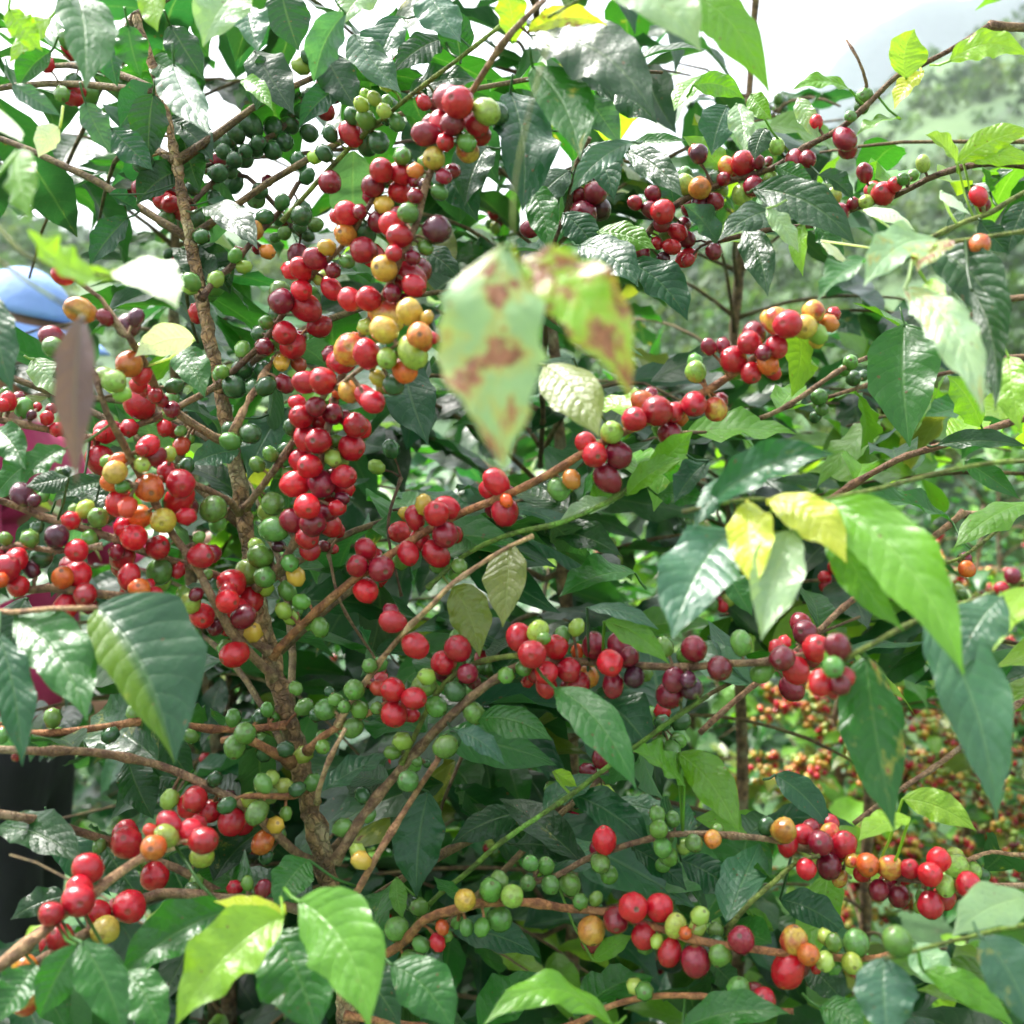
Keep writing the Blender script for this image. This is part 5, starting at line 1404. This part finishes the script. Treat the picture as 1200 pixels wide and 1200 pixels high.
# head: a shaped sphere with brow, eye sockets, nose, mouth, chin and ears, looking along +X
V, Q = [], []
NS, NR = 36, 26
for i in range(NR + 1):
    ph = math.pi * i / NR
    for k in range(NS):
        th = 6.28318 * k / NS
        x, y, z = math.sin(ph) * math.cos(th), math.sin(ph) * math.sin(th), math.cos(ph)
        X, Y, Z = x * .098, y * .076, z * .118
        if Z < 0:
            Y *= 1 - .30 * (-z) ** 1.5
            if x > 0:
                X *= 1 - .10 * (-z)
            else:
                X *= 1 - .35 * (-z)
        f = max(0, x)
        g2 = lambda yc, zc, sy, sz: math.exp(-((Y - yc) / sy) ** 2 - ((Z - zc) / sz) ** 2) * (f > 0.2)
        X += .024 * g2(0, -.022, .012, .020) + .010 * g2(0, .0, .010, .03)          # nose
        X -= .011 * (g2(.030, .006, .014, .011) + g2(-.030, .006, .014, .011))      # sockets
        X += .006 * (g2(.028, .026, .022, .008) + g2(-.028, .026, .022, .008))      # brow
        X += .007 * g2(0, -.058, .024, .006) - .006 * g2(0, -.0645, .026, .003) + .007 * g2(0, -.071, .020, .006)
        X += .010 * g2(0, -.098, .02, .014)                                          # chin
        V.append((X, Y, Z))
for i in range(NR):
    for k in range(NS):
        k2 = (k + 1) % NS
        Q.append((i * NS + k, (i + 1) * NS + k, (i + 1) * NS + k2, i * NS + k2))
hd = link('head', mesh_np('head', V, np.array(Q, dtype=np.int32)), person, (.065, 0, 1.62), M_SKIN)
hd.rotation_euler = (0, R(14), R(-18))
M_EYE = make_plain('eye_white', (.75, .72, .68), (.8, .78, .74), 20, .2, 0)
M_IRIS = make_plain('dark_iris', (.02, .012, .008), (.03, .02, .012), 20, .15, 0)
for s in (-1, 1):
    Ve, Qe, Ue = cherry_geo(14, 8, 1.0, 1)
    e = link('eye', mesh_np('eye', Ve * .0115, Qe), hd, (.079, .030 * s, .006), M_EYE)
    e = link('iris', mesh_np('iris', Ve * .0062, Qe), hd, (.0862, .030 * s, .006), M_IRIS)
    Ve2 = [(v[0] * .018, v[1] * .008 + (.004 * s if v[0] < 0 else 0), v[2] * .030) for v in Ve]
    link('ear', mesh_np('ear', Ve2, Qe), hd, (-.012, .073 * s, -.008), M_SKIN)
# hair: a cap-like shell behind and at the sides
def shell(test, grow, mat, name, parent, sx=1.0):
    keep, idx = [], {}
    VV = [(v[0] * grow * sx, v[1] * grow, v[2] * grow) for v in V]
    fs = [q for q in Q if all(test(V[a]) for a in q)]
    for q in fs:
        for a in q:
            if a not in idx:
                idx[a] = len(keep)
                keep.append(VV[a])
    o = link(name, mesh_np(name, keep, [tuple(idx[a] for a in q) for q in fs]), parent, (0, 0, 0), mat)
    sd = o.modifiers.new('thick', 'SOLIDIFY')
    sd.thickness = .006
    sd.offset = 1
    return o
shell(lambda v: v[2] > -.07 and v[0] < .02 - max(0, -v[2]) * .4, 1.045, M_HAIR, 'hair', hd)
# cap with a curved brim
Vc = [(v[0] * 1.13, v[1] * 1.15, v[2] * 1.06 + .008) for v in V]
fs = [q for q in Q if all(V[a][2] > .030 for a in q)]
idx, keep = {}, []
for q in fs:
    for a in q:
        if a not in idx:
            idx[a] = len(keep)
            keep.append(Vc[a])
cap = link('cap', mesh_np('cap', keep, [tuple(idx[a] for a in q) for q in fs]), hd, (0, 0, 0), M_CAP)
cap.modifiers.new('thick', 'SOLIDIFY').thickness = .004
Vb, Qb = [], []
for i in range(13):
    a = -1.25 + 2.5 * i / 12
    for j in range(6):
        t = j / 5
        rx, ry = .104 + .085 * t * math.cos(a * .9), .085 + .006 * t
        Vb.append((rx * math.cos(a) + .01 * t, ry * math.sin(a), .036 - .022 * t * t - .35 * t * (ry * math.sin(a)) ** 2 * 8))
for i in range(12):
    for j in range(5):
        q = i * 6 + j
        Qb.append((q, q + 1, q + 7, q + 6))
brim = link('brim', mesh_np('brim', Vb, Qb), cap, (0, 0, 0), M_CAP)
brim.modifiers.new('thick', 'SOLIDIFY').thickness = .004
SJ = [((0, 0, .76), (.165, .19)), ((0, 0, .93), (.152, .178)), ((.01, 0, 1.10), (.142, .175)), ((.02, 0, 1.28), (.142, .188)), ((.02, 0, 1.40), (.10, .135)), ((.028, 0, 1.455), .068),
      ((.02, -.19, 1.36), .076), ((.08, -.25, 1.10), .062), ((.25, -.24, .98), .05), ((.02, .19, 1.36), .076), ((.16, .24, 1.14), .062), ((.35, .18, 1.19), .05)]
skin_mesh('shirt', SJ, [(0, 1), (1, 2), (2, 3), (3, 4), (4, 5), (4, 6), (6, 7), (7, 8), (4, 9), (9, 10), (10, 11)], M_SHIRT, person, (0, 0, 0))
TJ = [((0, 0, .95), (.145, .165)), ((0, 0, .84), (.14, .165)), ((.0, -.09, .76), .108), ((.02, -.10, .48), .082), ((-.02, -.10, .10), .068), ((.0, .09, .76), .108), ((-.02, .10, .48), .082), ((-.06, .10, .10), .068)]
skin_mesh('trousers', TJ, [(0, 1), (1, 2), (2, 3), (3, 4), (1, 5), (5, 6), (6, 7)], M_TROUS, person, (0, 0, 0))
# ------------------------------------------------------------------ hazy mountain air
def box_mesh(name, lo, hi):
    x0, y0, z0 = lo
    x1, y1, z1 = hi
    v = [(x0, y0, z0), (x1, y0, z0), (x1, y1, z0), (x0, y1, z0), (x0, y0, z1), (x1, y0, z1), (x1, y1, z1), (x0, y1, z1)]
    f = [(0, 3, 2, 1), (4, 5, 6, 7), (0, 1, 5, 4), (1, 2, 6, 5), (2, 3, 7, 6), (3, 0, 4, 7)]
    me = bpy.data.meshes.new(name)
    me.from_pydata(v, [], f)
    return me
dg = bpy.context.evaluated_depsgraph_get()
zlo = min(v.co.z for v in ground_ob.data.vertices)
zhi = max(max(v.co.z for v in ground_ob.data.vertices), max(v.co.z for v in mountain_ob.data.vertices), 4)
hz = bpy.data.materials.new('haze_air')
hz.use_nodes = True
t = hz.node_tree
t.nodes.clear()
pv = t.nodes.new('ShaderNodeVolumePrincipled')
pv.inputs['Color'].default_value = (.82, .91, 1.0, 1)
pv.inputs['Density'].default_value = 0.0009
pv.inputs['Anisotropy'].default_value = 0.2
ot = t.nodes.new('ShaderNodeOutputMaterial')
t.links.new(pv.outputs[0], ot.inputs['Volume'])
haze = link('haze', box_mesh('haze', (-460, -460, zlo - 1.0), (460, 460, zhi + 3.0)), mat=hz)
tag(haze, 'pale haze in the valley air', 'haze', kind='stuff')
